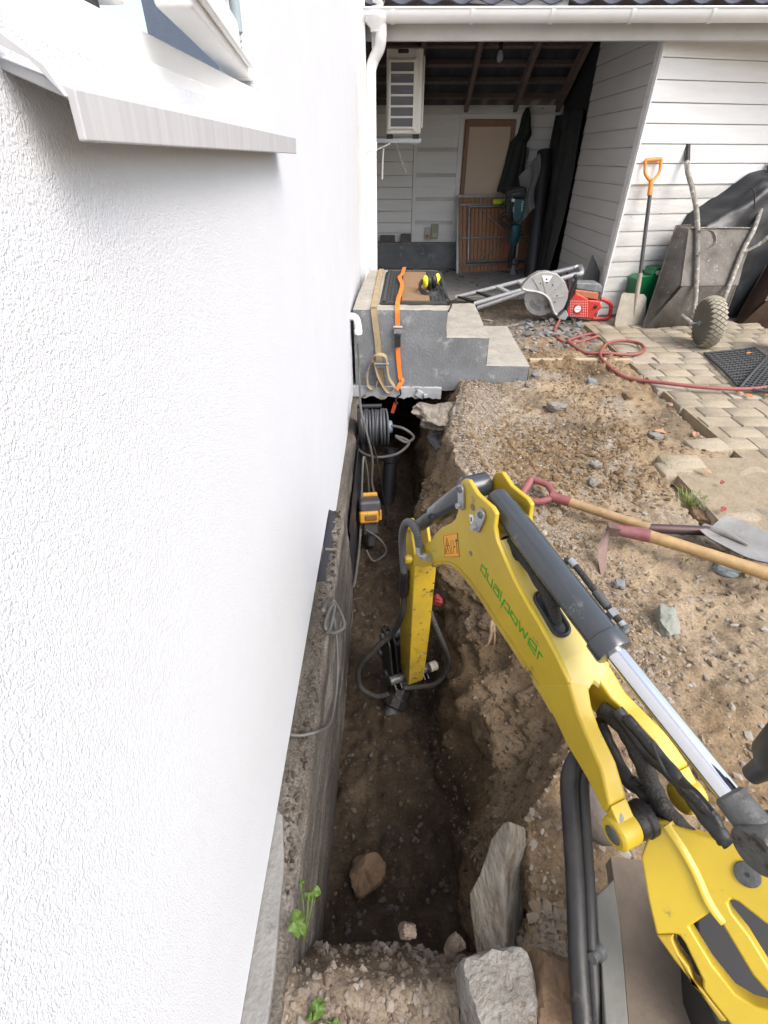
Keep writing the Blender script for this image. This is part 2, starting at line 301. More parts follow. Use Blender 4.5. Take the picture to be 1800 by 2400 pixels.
def soil(name='soil'):
    m = bpy.data.materials.new(name); m.use_nodes = True; t = m.node_tree; L = t.links.new; p = t.nodes['Principled BSDF']
    tc = t.nodes.new('ShaderNodeTexCoord'); at = t.nodes.new('ShaderNodeAttribute'); at.attribute_name = 'soilmask'
    sp = t.nodes.new('ShaderNodeSeparateColor'); L(at.outputs['Color'], sp.inputs[0])
    def noise(sc, d=7, ro=.65):
        n = t.nodes.new('ShaderNodeTexNoise'); n.inputs['Scale'].default_value = sc; n.inputs['Detail'].default_value = d; n.inputs['Roughness'].default_value = ro; L(tc.outputs['Object'], n.inputs['Vector']); return n.outputs[0]
    def ramp(src, stops):
        r = t.nodes.new('ShaderNodeValToRGB'); e = r.color_ramp.elements
        while len(e) < len(stops): e.new(.5)
        for k, (q, c) in enumerate(stops): e[k].position = q; e[k].color = (*c, 1)
        L(src, r.inputs[0]); return r.outputs[0]
    def mix(f, a, b):
        x = t.nodes.new('ShaderNodeMix'); x.data_type = 'RGBA'; L(f, x.inputs[0]); L(a, x.inputs[6]); L(b, x.inputs[7]); return x.outputs[2]
    n1 = noise(3.2); n2 = noise(45, 8, .7)
    brown = ramp(n1, [(.3, (.15, .096, .048)), (.5, (.235, .165, .095)), (.7, (.325, .248, .165))])
    grey = ramp(n2, [(.32, (.14, .118, .09)), (.5, (.235, .205, .165)), (.68, (.33, .30, .255))])
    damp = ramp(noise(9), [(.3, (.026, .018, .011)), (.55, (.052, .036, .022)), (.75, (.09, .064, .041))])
    sand = ramp(n2, [(.3, (.26, .208, .142)), (.5, (.345, .28, .195)), (.7, (.42, .35, .255))])
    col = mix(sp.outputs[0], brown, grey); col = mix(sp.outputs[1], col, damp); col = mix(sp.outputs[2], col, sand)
    fine = ramp(noise(120, 6, .7), [(.33, (.62, .62, .62)), (.5, (1, 1, 1)), (.66, (1.25, 1.25, 1.25))])
    mu = t.nodes.new('ShaderNodeMix'); mu.data_type = 'RGBA'; mu.blend_type = 'MULTIPLY'; mu.inputs[0].default_value = 1; L(col, mu.inputs[6]); L(fine, mu.inputs[7])
    L(mu.outputs[2], p.inputs['Base Color']); p.inputs['Roughness'].default_value = .92; p.inputs['Specular IOR Level'].default_value = .25
    b = t.nodes.new('ShaderNodeBump'); b.inputs['Strength'].default_value = .8; b.inputs['Distance'].default_value = .008; L(noise(90, 6, .75), b.inputs['Height']); L(b.outputs[0], p.inputs['Normal'])
    return m
K['soil'] = soil()
def gravelmat(name, cols):
    m = bpy.data.materials.new(name); m.use_nodes = True; t = m.node_tree; L = t.links.new; p = t.nodes['Principled BSDF']
    at = t.nodes.new('ShaderNodeAttribute'); at.attribute_name = 'tint'
    r = t.nodes.new('ShaderNodeValToRGB'); e = r.color_ramp.elements
    while len(e) < len(cols): e.new(.5)
    for k, c in enumerate(cols): e[k].position = k / (len(cols) - 1); e[k].color = (*c, 1)
    L(at.outputs['Fac'], r.inputs[0]); L(r.outputs[0], p.inputs['Base Color']); p.inputs['Roughness'].default_value = .85; p.inputs['Specular IOR Level'].default_value = .3
    return m
K['gravel_mix'] = gravelmat('mixed gravel', [(.13, .088, .052), (.20, .15, .098), (.235, .19, .135), (.26, .238, .205), (.205, .148, .092), (.33, .305, .265)])
K['gravel_damp'] = gravelmat('damp gravel', [(.03, .024, .018), (.05, .04, .03), (.08, .062, .045), (.07, .066, .062), (.10, .07, .043)])
K['gravel_pink'] = gravelmat('pinkish gravel', [(.10, .072, .052), (.155, .118, .088), (.20, .158, .12), (.18, .155, .13), (.25, .215, .18)])
K['gravel_slate'] = gravelmat('slate chips', [(.08, .08, .077), (.15, .15, .147), (.23, .23, .223), (.18, .17, .155), (.11, .095, .08)])

# ================================================================== GROUND with the trench
def lip_x(y): return np.interp(y, [-2, .3, .52, .72, 1.0, 1.3, 1.8, 2.2, 2.6, 2.9, 3.3, 3.9, 4.4, 4.8], [.4, .31, .35, .54, .62, .58, .47, .36, .37, .42, .52, .58, .5, .4])
def flr_x(y): return np.interp(y, [-2, .3, .6, .9, 1.2, 1.8, 2.5, 5], [.22, .24, .235, .185, .155, .16, .19, .24])
def flr_z(y): return np.interp(y, [-2, .3, 1.1, 1.8, 2.5, 3.2, 5], [-.5, -.5, -.62, -.68, -.75, -.85, -.85])
def tr_mask(y): return sst(.20, .42, y) * (1 - sst(4.55, 4.8, y))
ys = np.concatenate([np.linspace(-2.5, .1, 26), np.linspace(.11, 4.0, 360), np.linspace(4.015, 8.2, 180), np.linspace(8.6, 40, 14)])
NA, NB, NC, ND = 56, 70, 240, 14
rows = []
for y in ys:
    fx, lx, fz, mk = float(flr_x(y)), float(lip_x(y)), float(flr_z(y)), float(tr_mask(y))
    yard = -.015
    a = np.stack([np.linspace(-.32, fx, NA, endpoint=False), np.full(NA, 1.0)], 1)
    tb = np.linspace(0, 1, NB, endpoint=False)
    bx = fx + (lx - fx) * (tb ** 1.1)
    bz = 1 - (.55 * sst(0, .45, tb) + .25 * tb + .20 * sst(.6, 1, tb))
    b = np.stack([bx, bz], 1)
    tcx = np.linspace(0, 1, NC, endpoint=False)
    cx = lx + (3.7 - lx) * (tcx ** 1.25)
    c_ = np.stack([cx, np.zeros(NC)], 1)
    d = np.stack([np.linspace(3.7, 45, ND), np.zeros(ND)], 1)
    q = np.concatenate([a, b, c_, d])
    z = yard + (fz - yard) * q[:, 1] * mk
    rows.append(np.stack([q[:, 0], np.full(len(q), y), z], 1))
G = np.stack(rows)                                   # rows x cols x 3
nr, ncol = G.shape[:2]; P = G.reshape(-1, 3)
X, Y, Z = P[:, 0].copy(), P[:, 1].copy(), P[:, 2].copy()
depth01 = np.clip(-(Z + .015) / .6, 0, 1)
steep = np.zeros((nr, ncol)); steep[:, NA:NA + NB] = np.sin(np.linspace(0, np.pi, NB))[None, :] ** .6; steep = steep.reshape(-1) * tr_mask(Y)
pav = ((X > 1.86) & (Y > 2.3)) | ((X > 1.38) & (Y > 1.55) & (Y <= 2.3))
lipd = X - lip_x(Y)
amp = np.where(pav, .0, 1.0) * np.where(X > 6, 0, 1)
lump = fbm(P, 2.2, 3, 3) * .022 + fbm(P, 9, 3, 11) * .013 + np.abs(fbm(P, 18, 4, 21)) * .017 + fbm(P, 60, 2, 31) * .0035
slope_up = .035 * sst(.9, .2, Y) * sst(.3, .9, X)
Z2 = Z + lump * amp * (1 - .35 * steep) + depth01 * (1 - steep) * (fbm(P, 7, 4, 33) * .026 + np.abs(fbm(P, 20, 3, 34)) * .020) + .006 * steep * fbm(P, 40, 2, 35)
Z2 = Z2 + .05 * np.exp(-((lipd - .10) / .10) ** 2) * sst(1.6, 2.4, Y) * (1 - sst(3.0, 3.5, Y)) * amp          # spoil along the far lip
Z2 = Z2 + .03 * fbm(P, 3.1, 3, 77) * sst(.2, .4, lipd) * sst(3.4, 1.2, Y) * amp
Z2 = Z2 - np.where(pav, .055, 0)
Z2 = Z2 + .008 * sst(1.0, 1.8, X) * (~pav)
Z2 = Z2 + .02 * sst(.2, 0, Y) * sst(.4, -.2, X) + .035 * fbm(P, 6, 3, 88) * sst(.42, .3, Y)
X2 = X + steep * (fbm(P, 3.5, 3, 51) * .07 + fbm(P * np.array([1, .7, 1.3]), 9, 3, 61) * .034 + np.abs(fbm(P, 20, 4, 66)) * .032 + fbm(P, 50, 3, 67) * .012 - .025) - .06 * steep * np.exp(-((Y - 1.0 - .5 * (Z + .3)) / .045) ** 2)
Y2 = Y + (sst(.12, .25, Y) * sst(.55, .4, Y)) * depth01 * fbm(P, 7, 3, 71) * .05
P2 = np.stack([X2, Y2, Z2], 1)
idx = np.arange(nr * ncol).reshape(nr, ncol)
quads = np.stack([idx[:-1, :-1], idx[:-1, 1:], idx[1:, 1:], idx[1:, :-1]], -1).reshape(-1, 4)
me = bpy.data.meshes.new('ground'); me.from_pydata(P2.tolist(), [], quads.tolist())
me.polygons.foreach_set('use_smooth', [True] * len(me.polygons))
grey = np.clip(np.exp(-((lipd - .14) / .17) ** 2) * sst(1.2, 1.9, Y) * 1.0 + .75 * sst(.1, .6, fbm(P, 2.0, 3, 91)) + sst(.32, .2, Y) + .6 * np.exp(-((lipd - .12) / .2) ** 2) * sst(1.9, 1.2, Y), 0, 1)
grey = grey * (.25 + .75 * sst(1.0, 1.9, Y) + .35 * sst(.36, .25, Y)); grey = np.clip(grey + sst(4.3, 4.8, Y) * .9 * sst(.4, .6, X), 0, 1) * (1 - depth01)
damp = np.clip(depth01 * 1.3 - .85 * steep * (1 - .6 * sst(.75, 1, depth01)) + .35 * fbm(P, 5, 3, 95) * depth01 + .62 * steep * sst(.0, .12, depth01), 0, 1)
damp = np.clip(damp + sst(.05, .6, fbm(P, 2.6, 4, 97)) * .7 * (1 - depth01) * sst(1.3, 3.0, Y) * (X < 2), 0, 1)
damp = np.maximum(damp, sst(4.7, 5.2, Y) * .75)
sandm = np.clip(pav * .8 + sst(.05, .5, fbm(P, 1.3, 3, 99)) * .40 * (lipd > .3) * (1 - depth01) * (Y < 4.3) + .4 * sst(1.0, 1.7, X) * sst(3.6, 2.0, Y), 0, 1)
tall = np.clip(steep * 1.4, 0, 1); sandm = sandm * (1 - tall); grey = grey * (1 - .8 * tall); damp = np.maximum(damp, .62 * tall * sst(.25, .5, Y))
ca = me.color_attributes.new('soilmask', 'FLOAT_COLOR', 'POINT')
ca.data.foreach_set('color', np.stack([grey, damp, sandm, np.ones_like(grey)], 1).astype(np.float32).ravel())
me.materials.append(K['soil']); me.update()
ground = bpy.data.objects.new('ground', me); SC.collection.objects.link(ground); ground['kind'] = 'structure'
ground['label'] = 'bare brown soil yard with a trench dug along the house'
BVH = BVHTree.FromPolygons(P2.tolist(), quads.tolist())
def hz(x, y, top=.6):
    h = BVH.ray_cast(V((x, y, top)), V((0, 0, -1))); return h[0].z if h[0] else 0.0

# ------------------------------------------------------------------ scattered stones (uncountable): one object for each kind of gravel
ICO = []
_p = (1 + 5 ** .5) / 2
ICOV = np.array([(-1, _p, 0), (1, _p, 0), (-1, -_p, 0), (1, -_p, 0), (0, -1, _p), (0, 1, _p), (0, -1, -_p), (0, 1, -_p), (_p, 0, -1), (_p, 0, 1), (-_p, 0, -1), (-_p, 0, 1)]) / 1.9
ICOF = np.array([(0, 11, 5), (0, 5, 1), (0, 1, 7), (0, 7, 10), (0, 10, 11), (1, 5, 9), (5, 11, 4), (11, 10, 2), (10, 7, 6), (7, 1, 8), (3, 9, 4), (3, 4, 2), (3, 2, 6), (3, 6, 8), (3, 8, 9), (4, 9, 5), (2, 4, 11), (6, 2, 10), (8, 6, 7), (9, 8, 1)])
def scatter(name, label, pts, sizes, mat, flat=.6, jit=.35):
    n = len(pts); pts = np.array(pts); sizes = np.array(sizes)
    vs = np.repeat(ICOV[None], n, 0) * (1 + RNG.uniform(-jit, jit, (n, 12, 1)))
    sc = np.stack([RNG.uniform(.7, 1.3, n), RNG.uniform(.6, 1.1, n), RNG.uniform(.5, 1.1, n) * flat], 1) * sizes[:, None]
    vs = vs * sc[:, None, :]
    a = RNG.uniform(0, 6.283, n); tl = RNG.normal(0, .35, n)
    ct, st = np.cos(tl)[:, None], np.sin(tl)[:, None]
    y_, z_ = vs[..., 1] * ct - vs[..., 2] * st, vs[..., 1] * st + vs[..., 2] * ct
    ca_, sa_ = np.cos(a)[:, None], np.sin(a)[:, None]
    x2, y2 = vs[..., 0] * ca_ - y_ * sa_, vs[..., 0] * sa_ + y_ * ca_
    w_ = np.stack([x2, y2, z_], -1) + pts[:, None, :]
    fs = (ICOF[None] + (np.arange(n) * 12)[:, None, None]).reshape(-1, 3)
    me = bpy.data.meshes.new(name); me.from_pydata(w_.reshape(-1, 3).tolist(), [], fs.tolist())
    t = me.attributes.new('tint', 'FLOAT', 'POINT'); t.data.foreach_set('value', np.repeat(RNG.uniform(0, 1, n), 12).astype(np.float32))
    me.materials.append(mat); me.update()
    o = bpy.data.objects.new(name, me); SC.collection.objects.link(o); return tag(o, label, 'gravel', kind='stuff')
def sprinkle(n, fn, smin, smax, pw=2.5, sink=.15):
    pts, sz = [], []
    while len(pts) < n:
        xy = fn()
        if xy is None: continue
        s_ = smin + (smax - smin) * random.random() ** pw
        x, y = xy[:2]
        pts.append((x, y, (xy[2] if len(xy) > 2 else hz(x, y)) + s_ * .25 - s_ * sink)); sz.append(s_)
    return pts, sz
def f_yard():
    y = .25 + 4.6 * random.random() ** 1.5; x = float(lip_x(y)) + 2.2 * random.random() ** 1.4
    if (x > 1.86 and y > 2.3) or (x > 1.38 and 1.55 < y <= 2.3): return None
    return (x, y)
def f_lip():
    y = random.uniform(.9, 3.4); return (float(lip_x(y)) + .04 + abs(random.gauss(.10, .13)), y)
a = sprinkle(15000, f_yard, .0018, .016, 5.0); b = sprinkle(15000, f_lip, .0025, .009, 2.6)
scatter('yard_gravel', 'mixed small gravel and crumbs strewn over the bare yard soil', a[0] + b[0], a[1] + b[1], K['gravel_mix'])
def f_floor():
    y = .4 + 2.6 * random.random() ** 1.2; return (random.uniform(-.19, float(flr_x(y)) + .05), y)
def f_bank():
    y = .3 + 2.8 * random.random() ** 1.2; fx, lx = float(flr_x(y)), float(lip_x(y)); return (random.uniform(fx, lx), y)
a = sprinkle(2000, f_floor, .0025, .012, 4.0); b = sprinkle(2600, f_bank, .003, .009, 3, sink=.35)
scatter('trench_rubble', 'damp crumbs and small stones on the trench floor', a[0], a[1], K['gravel_damp'])
K['bankclods'] = gravelmat('bank crumbs', [(.05, .034, .02), (.085, .058, .034), (.12, .085, .052), (.16, .13, .10)])
scatter('bank_crumbs', 'brown soil crumbs sticking to the right bank of the trench', b[0], b[1], K['bankclods'], flat=.9)
def f_near(): return (random.uniform(-.20, .42), .33 - .75 * random.random() ** 1.2)
a = sprinkle(4200, f_near, .0025, .0115, 2.6, sink=.2)
scatter('near_gravel', 'pinkish crushed gravel at the near end of the trench', a[0], a[1], K['gravel_pink'], flat=.75)
def f_chips():
    p = gz(random.gauss(1300, 80), random.gauss(772, 26)); return (p.x, p.y) if .9 < p.x < 2.05 and p.y < 5.1 else None
a = sprinkle(420, f_chips, .008, .05, 2.6)
scatter('slate_chips', 'grey broken concrete and slate chips in front of the cut-off saw', a[0], a[1], K['gravel_slate'], flat=.4)
def f_clod(): 
    p = gz(random.gauss(1290, 120), random.gauss(1075, 55)); return (p.x, p.y) if p.x > float(lip_x(p.y)) + .05 and p.x < 1.8 else None
def f_clod2():
    y = .6 + 3.4 * random.random(); x = float(lip_x(y)) + .08 + 1.3 * random.random()
    if fbm(np.array([[x, y, 0.]]), 2.4, 2, 5)[0] < .05 or (x > 1.8 and y > 2.2) or (x > 1.35 and 1.5 < y < 2.35): return None
    return (x, y)
a = sprinkle(3000, f_clod, .004, .02, 3.0, sink=.35); a2 = sprinkle(2600, f_clod2, .004, .017, 2.8, sink=.35); a = (a[0] + a2[0], a[1] + a2[1])
K['clods'] = gravelmat('brown clods', [(.115, .072, .035), (.165, .11, .058), (.21, .15, .088)])
scatter('soil_clods', 'crumbly ochre soil clods heaped in the middle of the yard', a[0], a[1], K['clods'], flat=.95)

# ================================================================== PAVING
pb = B(); pb.box((2.72, 3.73, -.035), (1.6, 2.86, .06)); pb.box((2.50, 1.93, -.032), (2.04, .73, .06))
paving = S('paving', pb, pmat('bedding sand', (.29, .235, .16), (.22, .175, .115), 14, .95, bump=.6, bscale=60))
paving['label'] = 'beige concrete block paving in front of the white shed wall'
K['pav'] = [pmat('paver tan %d' % i, c, tuple(x * .78 for x in c), 14, .9, bump=.6, bscale=70, spots=tuple(x * .6 for x in c), spot_scale=40, spot_amt=.58) for i, c in enumerate([(.33, .28, .20), (.37, .315, .225), (.30, .255, .185), (.34, .295, .225)])]
def paver_mesh(lx, ly, k):
    b = B(); e = .006; h = .055
    n = 4; rng = random.Random(k); vs = []
    ring = []
    for (x, y) in [(-1, -1), (0, -1), (1, -1), (1, 0), (1, 1), (0, 1), (-1, 1), (-1, 0)]:
        ring.append((x * lx / 2 * (1 + rng.uniform(-.025, .012)), y * ly / 2 * (1 + rng.uniform(-.03, .012))))
    vs = [V((x, y, -h)) for x, y in ring] + [V((x, y, -e - rng.random() * .004)) for x, y in ring] + [V((x * (1 - 2 * e / lx), y * (1 - 2 * e / ly), rng.uniform(-.002, .001))) for x, y in ring] + [V((0, 0, rng.uniform(0, .003)))]
    fs = [(i, (i + 1) % 8, (i + 1) % 8 + 8, i + 8) for i in range(8)] + [(i + 8, (i + 1) % 8 + 8, (i + 1) % 8 + 16, i + 16) for i in range(8)] + [(i + 16, (i + 1) % 8 + 16, 24) for i in range(8)]
    b.add(vs, fs); me = bpy.data.meshes.new('paving_stone'); me.from_pydata(b.v, [], b.f); me.polygons.foreach_set('use_smooth', [True] * len(me.polygons)); me.set_sharp_from_angle(angle=.9); return me
PM = []
for k in range(12):
    m_ = paver_mesh((.205, .165)[k % 3 == 2], .137, k); m_.materials.append(K['pav'][k % 4]); PM.append(m_)
PW = [(.205, .165)[k % 3 == 2] for k in range(12)]
row = 0; y = 1.62
while y < 5.05:
    x = (1.88 if y > 2.28 else 1.42) + random.choice([0, .05, .11, .02]) + (.06 if row % 2 else 0)
    wall_y = 9
    while x < 3.5:
        k = random.randrange(12); wd = PW[k]; xc = x + wd / 2
        if y < 5.10 + (xc - 2.142) * .25 - .02 or xc < 2.1:
            o = bpy.data.objects.new('paving_stone', PM[k]); SC.collection.objects.link(o)
            o.location = (xc, y, (.004 if y > 2.28 else -.0035) + random.uniform(-.003, .003)); o.rotation_euler = (random.gauss(0, .010), random.gauss(0, .010), random.gauss(0, .014)); adopt(o, paving)
        x += wd + .003
    y += .1395; row += 1
for (u, v, rz) in ((1660, 1045, .1), (1600, 1085, -.05)):
    p = gz(u, v); o = bpy.data.objects.new('paving_stone', PM[1]); SC.collection.objects.link(o); o.location = (p.x, p.y, .01); o.rotation_euler = (.05, -.04, rz); adopt(o, paving)

# ================================================================== HOUSE (white rendered wall on the left)
WX = -.26
house = T('house', (WX, 1.5, 0), 'white rough rendered house wall with a window, running along the trench', 'house')
WY0, WY1, WZ0, WZ1 = .46, 1.33, 1.372, 2.35       # window opening
def wall_low(y): # lower edge of the render
    return float(np.interp(y, [-2, 1.75, 1.86, 2.3, 3.2, 4.9], [.045, .045, -.12, -.16, -.12, -.1]))
b = B(); TH = .22
yy = list(np.linspace(-1.6, WY0, 12)); yy2 = list(np.linspace(WY0, WY1, 6)); yy3 = list(np.linspace(WY1, 4.9, 44))
def strip(ylist, zlo, zhi):
    for y0, y1 in zip(ylist[:-1], ylist[1:]):
        l0, l1 = zlo(y0), zlo(y1)
        b.hexa([V((WX, y0, l0)), V((WX, y1, l1)), V((WX - TH, y1, l1)), V((WX - TH, y0, l0))], [V((WX, y0, zhi)), V((WX, y1, zhi)), V((WX - TH, y1, zhi)), V((WX - TH, y0, zhi))])
jit = {}
def zl(y):
    k = round(y, 4)
    if k not in jit: jit[k] = wall_low(y) + (random.uniform(-.012, .012) if y > 1.9 else random.uniform(-.002, .002))
    return jit[k]
strip(yy, zl, 3.6); strip(yy2, zl, WZ0); strip(yy3, zl, 3.6); strip(yy2, lambda y: WZ1, 3.6)
# keep only outward skin faces: weld duplicate inner partitions
wallo = M('wall', b, K['stucco'], house, flat=True)
# continuation of the house behind the downpipe, smooth boards
b = B(); b.box((-.40, 6.5, 1.2), (.2, 3.2, 3.4)); M('side_wall', b, K['paint'], house)
b = B(); b.box((-.235, 4.965, 1.35), (.11, .12, 2.6)); b.box((-.12, 5.02, 1.4), (.03, .03, 1.9)); M('corner_board', b, K['pvc'], house, bev=.004)
# foundation: rough face, ledge
fr = []; FX = -.195
def fprof(y):
    s_ = float(sst(np.array([1.75]), np.array([1.9]), np.array([y]))[0])
    top = .022 * (1 - s_) + (-.14) * s_; fx = FX * (1 - s_) + (-.215) * s_
    pts = [(-.34, top + .01), (-.262, top + .004), (-.235, top), (fx - .012, top - .003), (fx, top - .015)]
    zz = np.linspace(top - .03, -1.05, 46)
    return pts + [(fx + .018 * (1 - math.exp((z - top) * 6)), z) for z in zz]
FY = np.concatenate([np.linspace(-1.5, .1, 20), np.linspace(.12, 3.4, 240), np.linspace(3.45, 5.2, 20)])
arr = np.array([[(px, y, pz) for px, pz in fprof(y)] for y in FY]); A = arr.reshape(-1, 3)
low = np.repeat([min(1, max(0, (y - .1))) for y in FY], arr.shape[1])
sA = A * np.array([1, .25, 1])
d = fbm(A, 14, 4, 5) * .004 + fbm(sA, 30, 3, 8) * .003 + np.abs(fbm(A, 45, 2, 9)) * .003
A2 = A.copy(); isface = A[:, 2] < -.0; A2[:, 0] += d * (A[:, 0] > -.24); A2[:, 2] += d * .8 * (A[:, 0] <= FX + .001)
fi = np.arange(len(A)).reshape(arr.shape[:2]); fq = np.stack([fi[:-1, :-1], fi[:-1, 1:], fi[1:, 1:], fi[1:, :-1]], -1).reshape(-1, 4)[:, ::-1]
def foundmat():
    m = bpy.data.materials.new('old foundation concrete'); m.use_nodes = True; t = m.node_tree; L = t.links.new; p = t.nodes['Principled BSDF']
    tc = t.nodes.new('ShaderNodeTexCoord'); mp = t.nodes.new('ShaderNodeMapping'); mp.inputs['Scale'].default_value = (2.2, .6, 4.5); L(tc.outputs['Object'], mp.inputs['Vector'])
    n = t.nodes.new('ShaderNodeTexNoise'); n.inputs['Scale'].default_value = 3.2; n.inputs['Detail'].default_value = 8; n.inputs['Roughness'].default_value = .7; L(mp.outputs[0], n.inputs['Vector'])
    r = t.nodes.new('ShaderNodeValToRGB'); e = r.color_ramp.elements; e.new(.5); e.new(.6)
    for k, (q, c) in enumerate([(.34, (.022, .02, .018)), (.46, (.07, .06, .048)), (.55, (.105, .09, .073)), (.66, (.22, .20, .172))]): e[k].position = q; e[k].color = (*c, 1)
    L(n.outputs[0], r.inputs[0])
    n2 = t.nodes.new('ShaderNodeTexNoise'); n2.inputs['Scale'].default_value = 150; n2.inputs['Detail'].default_value = 4; L(tc.outputs['Object'], n2.inputs['Vector'])
    r2 = t.nodes.new('ShaderNodeValToRGB'); r2.color_ramp.elements[0].position = .3; r2.color_ramp.elements[0].color = (.5, .5, .5, 1); r2.color_ramp.elements[1].position = .7; r2.color_ramp.elements[1].color = (1.3, 1.3, 1.3, 1); L(n2.outputs[0], r2.inputs[0])
    x = t.nodes.new('ShaderNodeMix'); x.data_type = 'RGBA'; x.blend_type = 'MULTIPLY'; x.inputs[0].default_value = 1; L(r.outputs[0], x.inputs[6]); L(r2.outputs[0], x.inputs[7])
    L(x.outputs[2], p.inputs['Base Color']); p.inputs['Roughness'].default_value = .85
    bp = t.nodes.new('ShaderNodeBump'); bp.inputs['Strength'].default_value = .8; bp.inputs['Distance'].default_value = .006; L(n2.outputs[0], bp.inputs['Height']); L(bp.outputs[0], p.inputs['Normal'])
    return m
me = bpy.data.meshes.new('foundation'); me.from_pydata(A2.tolist(), [], fq.tolist()); me.materials.append(foundmat()); me.polygons.foreach_set('use_smooth', [True] * len(me.polygons)); me.update()
fo = bpy.data.objects.new('foundation', me); SC.collection.objects.link(fo); adopt(fo, house)
b = B(); b.prism([V((-.30, -.6, .018)), V((-.205, -.6, .018)), V((-.213, .22, .018)), V((-.225, .40, .018)), V((-.245, .5, .018)), V((-.30, .55, .018))], (0, 0, .02)); M('concrete_pad', b, K['conc_light'], house, bev=.004)
def f_ledge(): y = .35 + 1.4 * random.random(); return (random.uniform(-.255, -.20), y, .024)
a = sprinkle(500, f_ledge, .002, .009, 2.8, sink=.0)
for ya, yb_ in ((1.30, 1.76),):
    b = B(); b.prism([V((-.262, ya, .026))] + [V((-.228 + random.uniform(-.012, .010), ya + (yb_ - ya) * (k + .3) / 14, .026)) for k in range(14)] + [V((-.262, yb_, .026))], (0, 0, .003)); M('bitumen_patch', b, K['membrane'], house)
scatter('ledge_rubble', 'broken mortar crumbs lying on the foundation ledge under the render', a[0], a[1], K['gravel_damp'], flat=.8)
# bitumen patch and drainage sheet far down the foundation
b = B(); rws = []
for i in range(60):
    y = 1.9 + 2.6 * i / 59; rws.append([V((-.192 + .006 * math.sin(j * 1.7) * (1 if j % 2 else -1), y, -.20 - .85 * j / 24)) for j in range(25)])
b.grid(rws); M('drainage_sheet', b, K['membrane'], house)
# window sill: folded sheet metal, front lip and sloping top
b = B(); y0, y1 = .425, 1.375; xf = -.212
b.add([V((xf, y0, 1.310)), V((xf, y1, 1.310)), V((xf + .002, y1, 1.3385)), V((xf + .002, y0, 1.3385)), V((WX - .05, y1 - .02, 1.372)), V((WX - .05, y0 + .02, 1.372)), V((xf - .006, y0, 1.310)), V((xf - .006, y1, 1.310)), V((xf - .005, y1, 1.333)), V((xf - .005, y0, 1.333)), V((WX - .05, y1 - .02, 1.366)), V((WX - .05, y0 + .02, 1.366))],
      [(0, 1, 2, 3), (3, 2, 4, 5), (7, 6, 9, 8), (8, 9, 11, 10), (0, 6, 7, 1), (0, 3, 9, 6), (3, 5, 11, 9), (1, 7, 8, 2), (2, 8, 10, 4), (4, 10, 11, 5)])
M('window_sill', b, K['sillmetal'], house, bev=.0015)
b = B(); b.prism([V((xf - .004, y0 - .004, 1.334)), V((xf - .02, y0 - .004, 1.352)), V((WX - .02, y0 - .004, 1.372)), V((WX - .02, y0 - .004, 1.40)), V((WX + .004, y0 - .004, 1.372)), V((xf - .012, y0 - .004, 1.349))], (0, .012, 0)); M('sill_end', b, K['sillmetal'], house)
FXW = WX - .05
win = M('window', B().box((FXW, (WY0 + WY1) / 2, WZ0 + .022), (.06, WY1 - WY0 - .004, .05)).box((FXW, WY0 + .02, 1.87), (.058, .04, .88)).box((FXW, WY1 - .02, 1.87), (.058, .04, .88)).box((FXW + .004, .70, 1.87), (.058, .045, .88)).box((FXW, (WY0 + WY1) / 2, WZ1 - .03), (.06, WY1 - WY0 - .004, .055)).box((FXW + .026, (WY0 + WY1) / 2, WZ0 + .008), (.02, WY1 - WY0 - .006, .022)), K['win'], house, bev=.004)
b = B(); b.box((FXW, .585, WZ0 + .085), (.04, .20, .05)); b.box((FXW, .495, 1.87), (.04, .03, .80)); b.box((FXW, .662, 1.87), (.04, .03, .80)); M('fixed_sash', b, K['win'], win, bev=.003)
b = B(); b.box((FXW - .01, .58, 1.9), (.006, .17, .84)); M('pane', b, K['glass'], win)
b = B(); b.box((FXW + .005, .585, WZ0 + .0535), (.03, .20, .010)); M('seal_gap', b, K['black'], win)
# open casement, hinged at the far side and swung outwards
hg = V((FXW + .01, 1.285, 0)); ang = math.radians(7)
dv = V((math.sin(ang), -math.cos(ang), 0)); dn = V((math.cos(ang), math.sin(ang), 0)); L_ = .55
def cas(s0, s1, z0, z1, t0=-.02, t1=.02): 
    q = [hg + dv * s0 + dn * t0, hg + dv * s1 + dn * t0, hg + dv * s1 + dn * t1, hg + dv * s0 + dn * t1]
    return [p + V((0, 0, z0)) for p in q], [p + V((0, 0, z1)) for p in q]
b = B(); zb = WZ0 + .060
b.hexa(*cas(0, L_, zb, zb + .055)); b.hexa(*cas(0, .05, zb + .055, 2.28)); b.hexa(*cas(L_ - .05, L_, zb + .055, 2.28)); b.hexa(*cas(.05, L_ - .05, 2.23, 2.28)); b.hexa(*cas(-.0, L_ + .012, zb + .012, zb + .05, .02, .03))
cs = M('open_sash', b, K['win'], win, bev=.004)
b = B(); b.hexa(*cas(.05, L_ - .05, zb + .055, 2.23, -.004, .004)); M('pane', b, K['glass'], win)
b = B(); p = gx(556, 60, FXW + .06); b.lathe(p + V((0, 0, -.03)), (0, 0, 1), [(0, .001), (.004, .004), (.008, .002), (.012, .005), (.018, .003), (.022, .008), (.10, .010), (.2, .010)], 12); M('window_stay', b, pmat('grey blue stay', (.30, .36, .40), (.25, .3, .34), 5, .4), win)

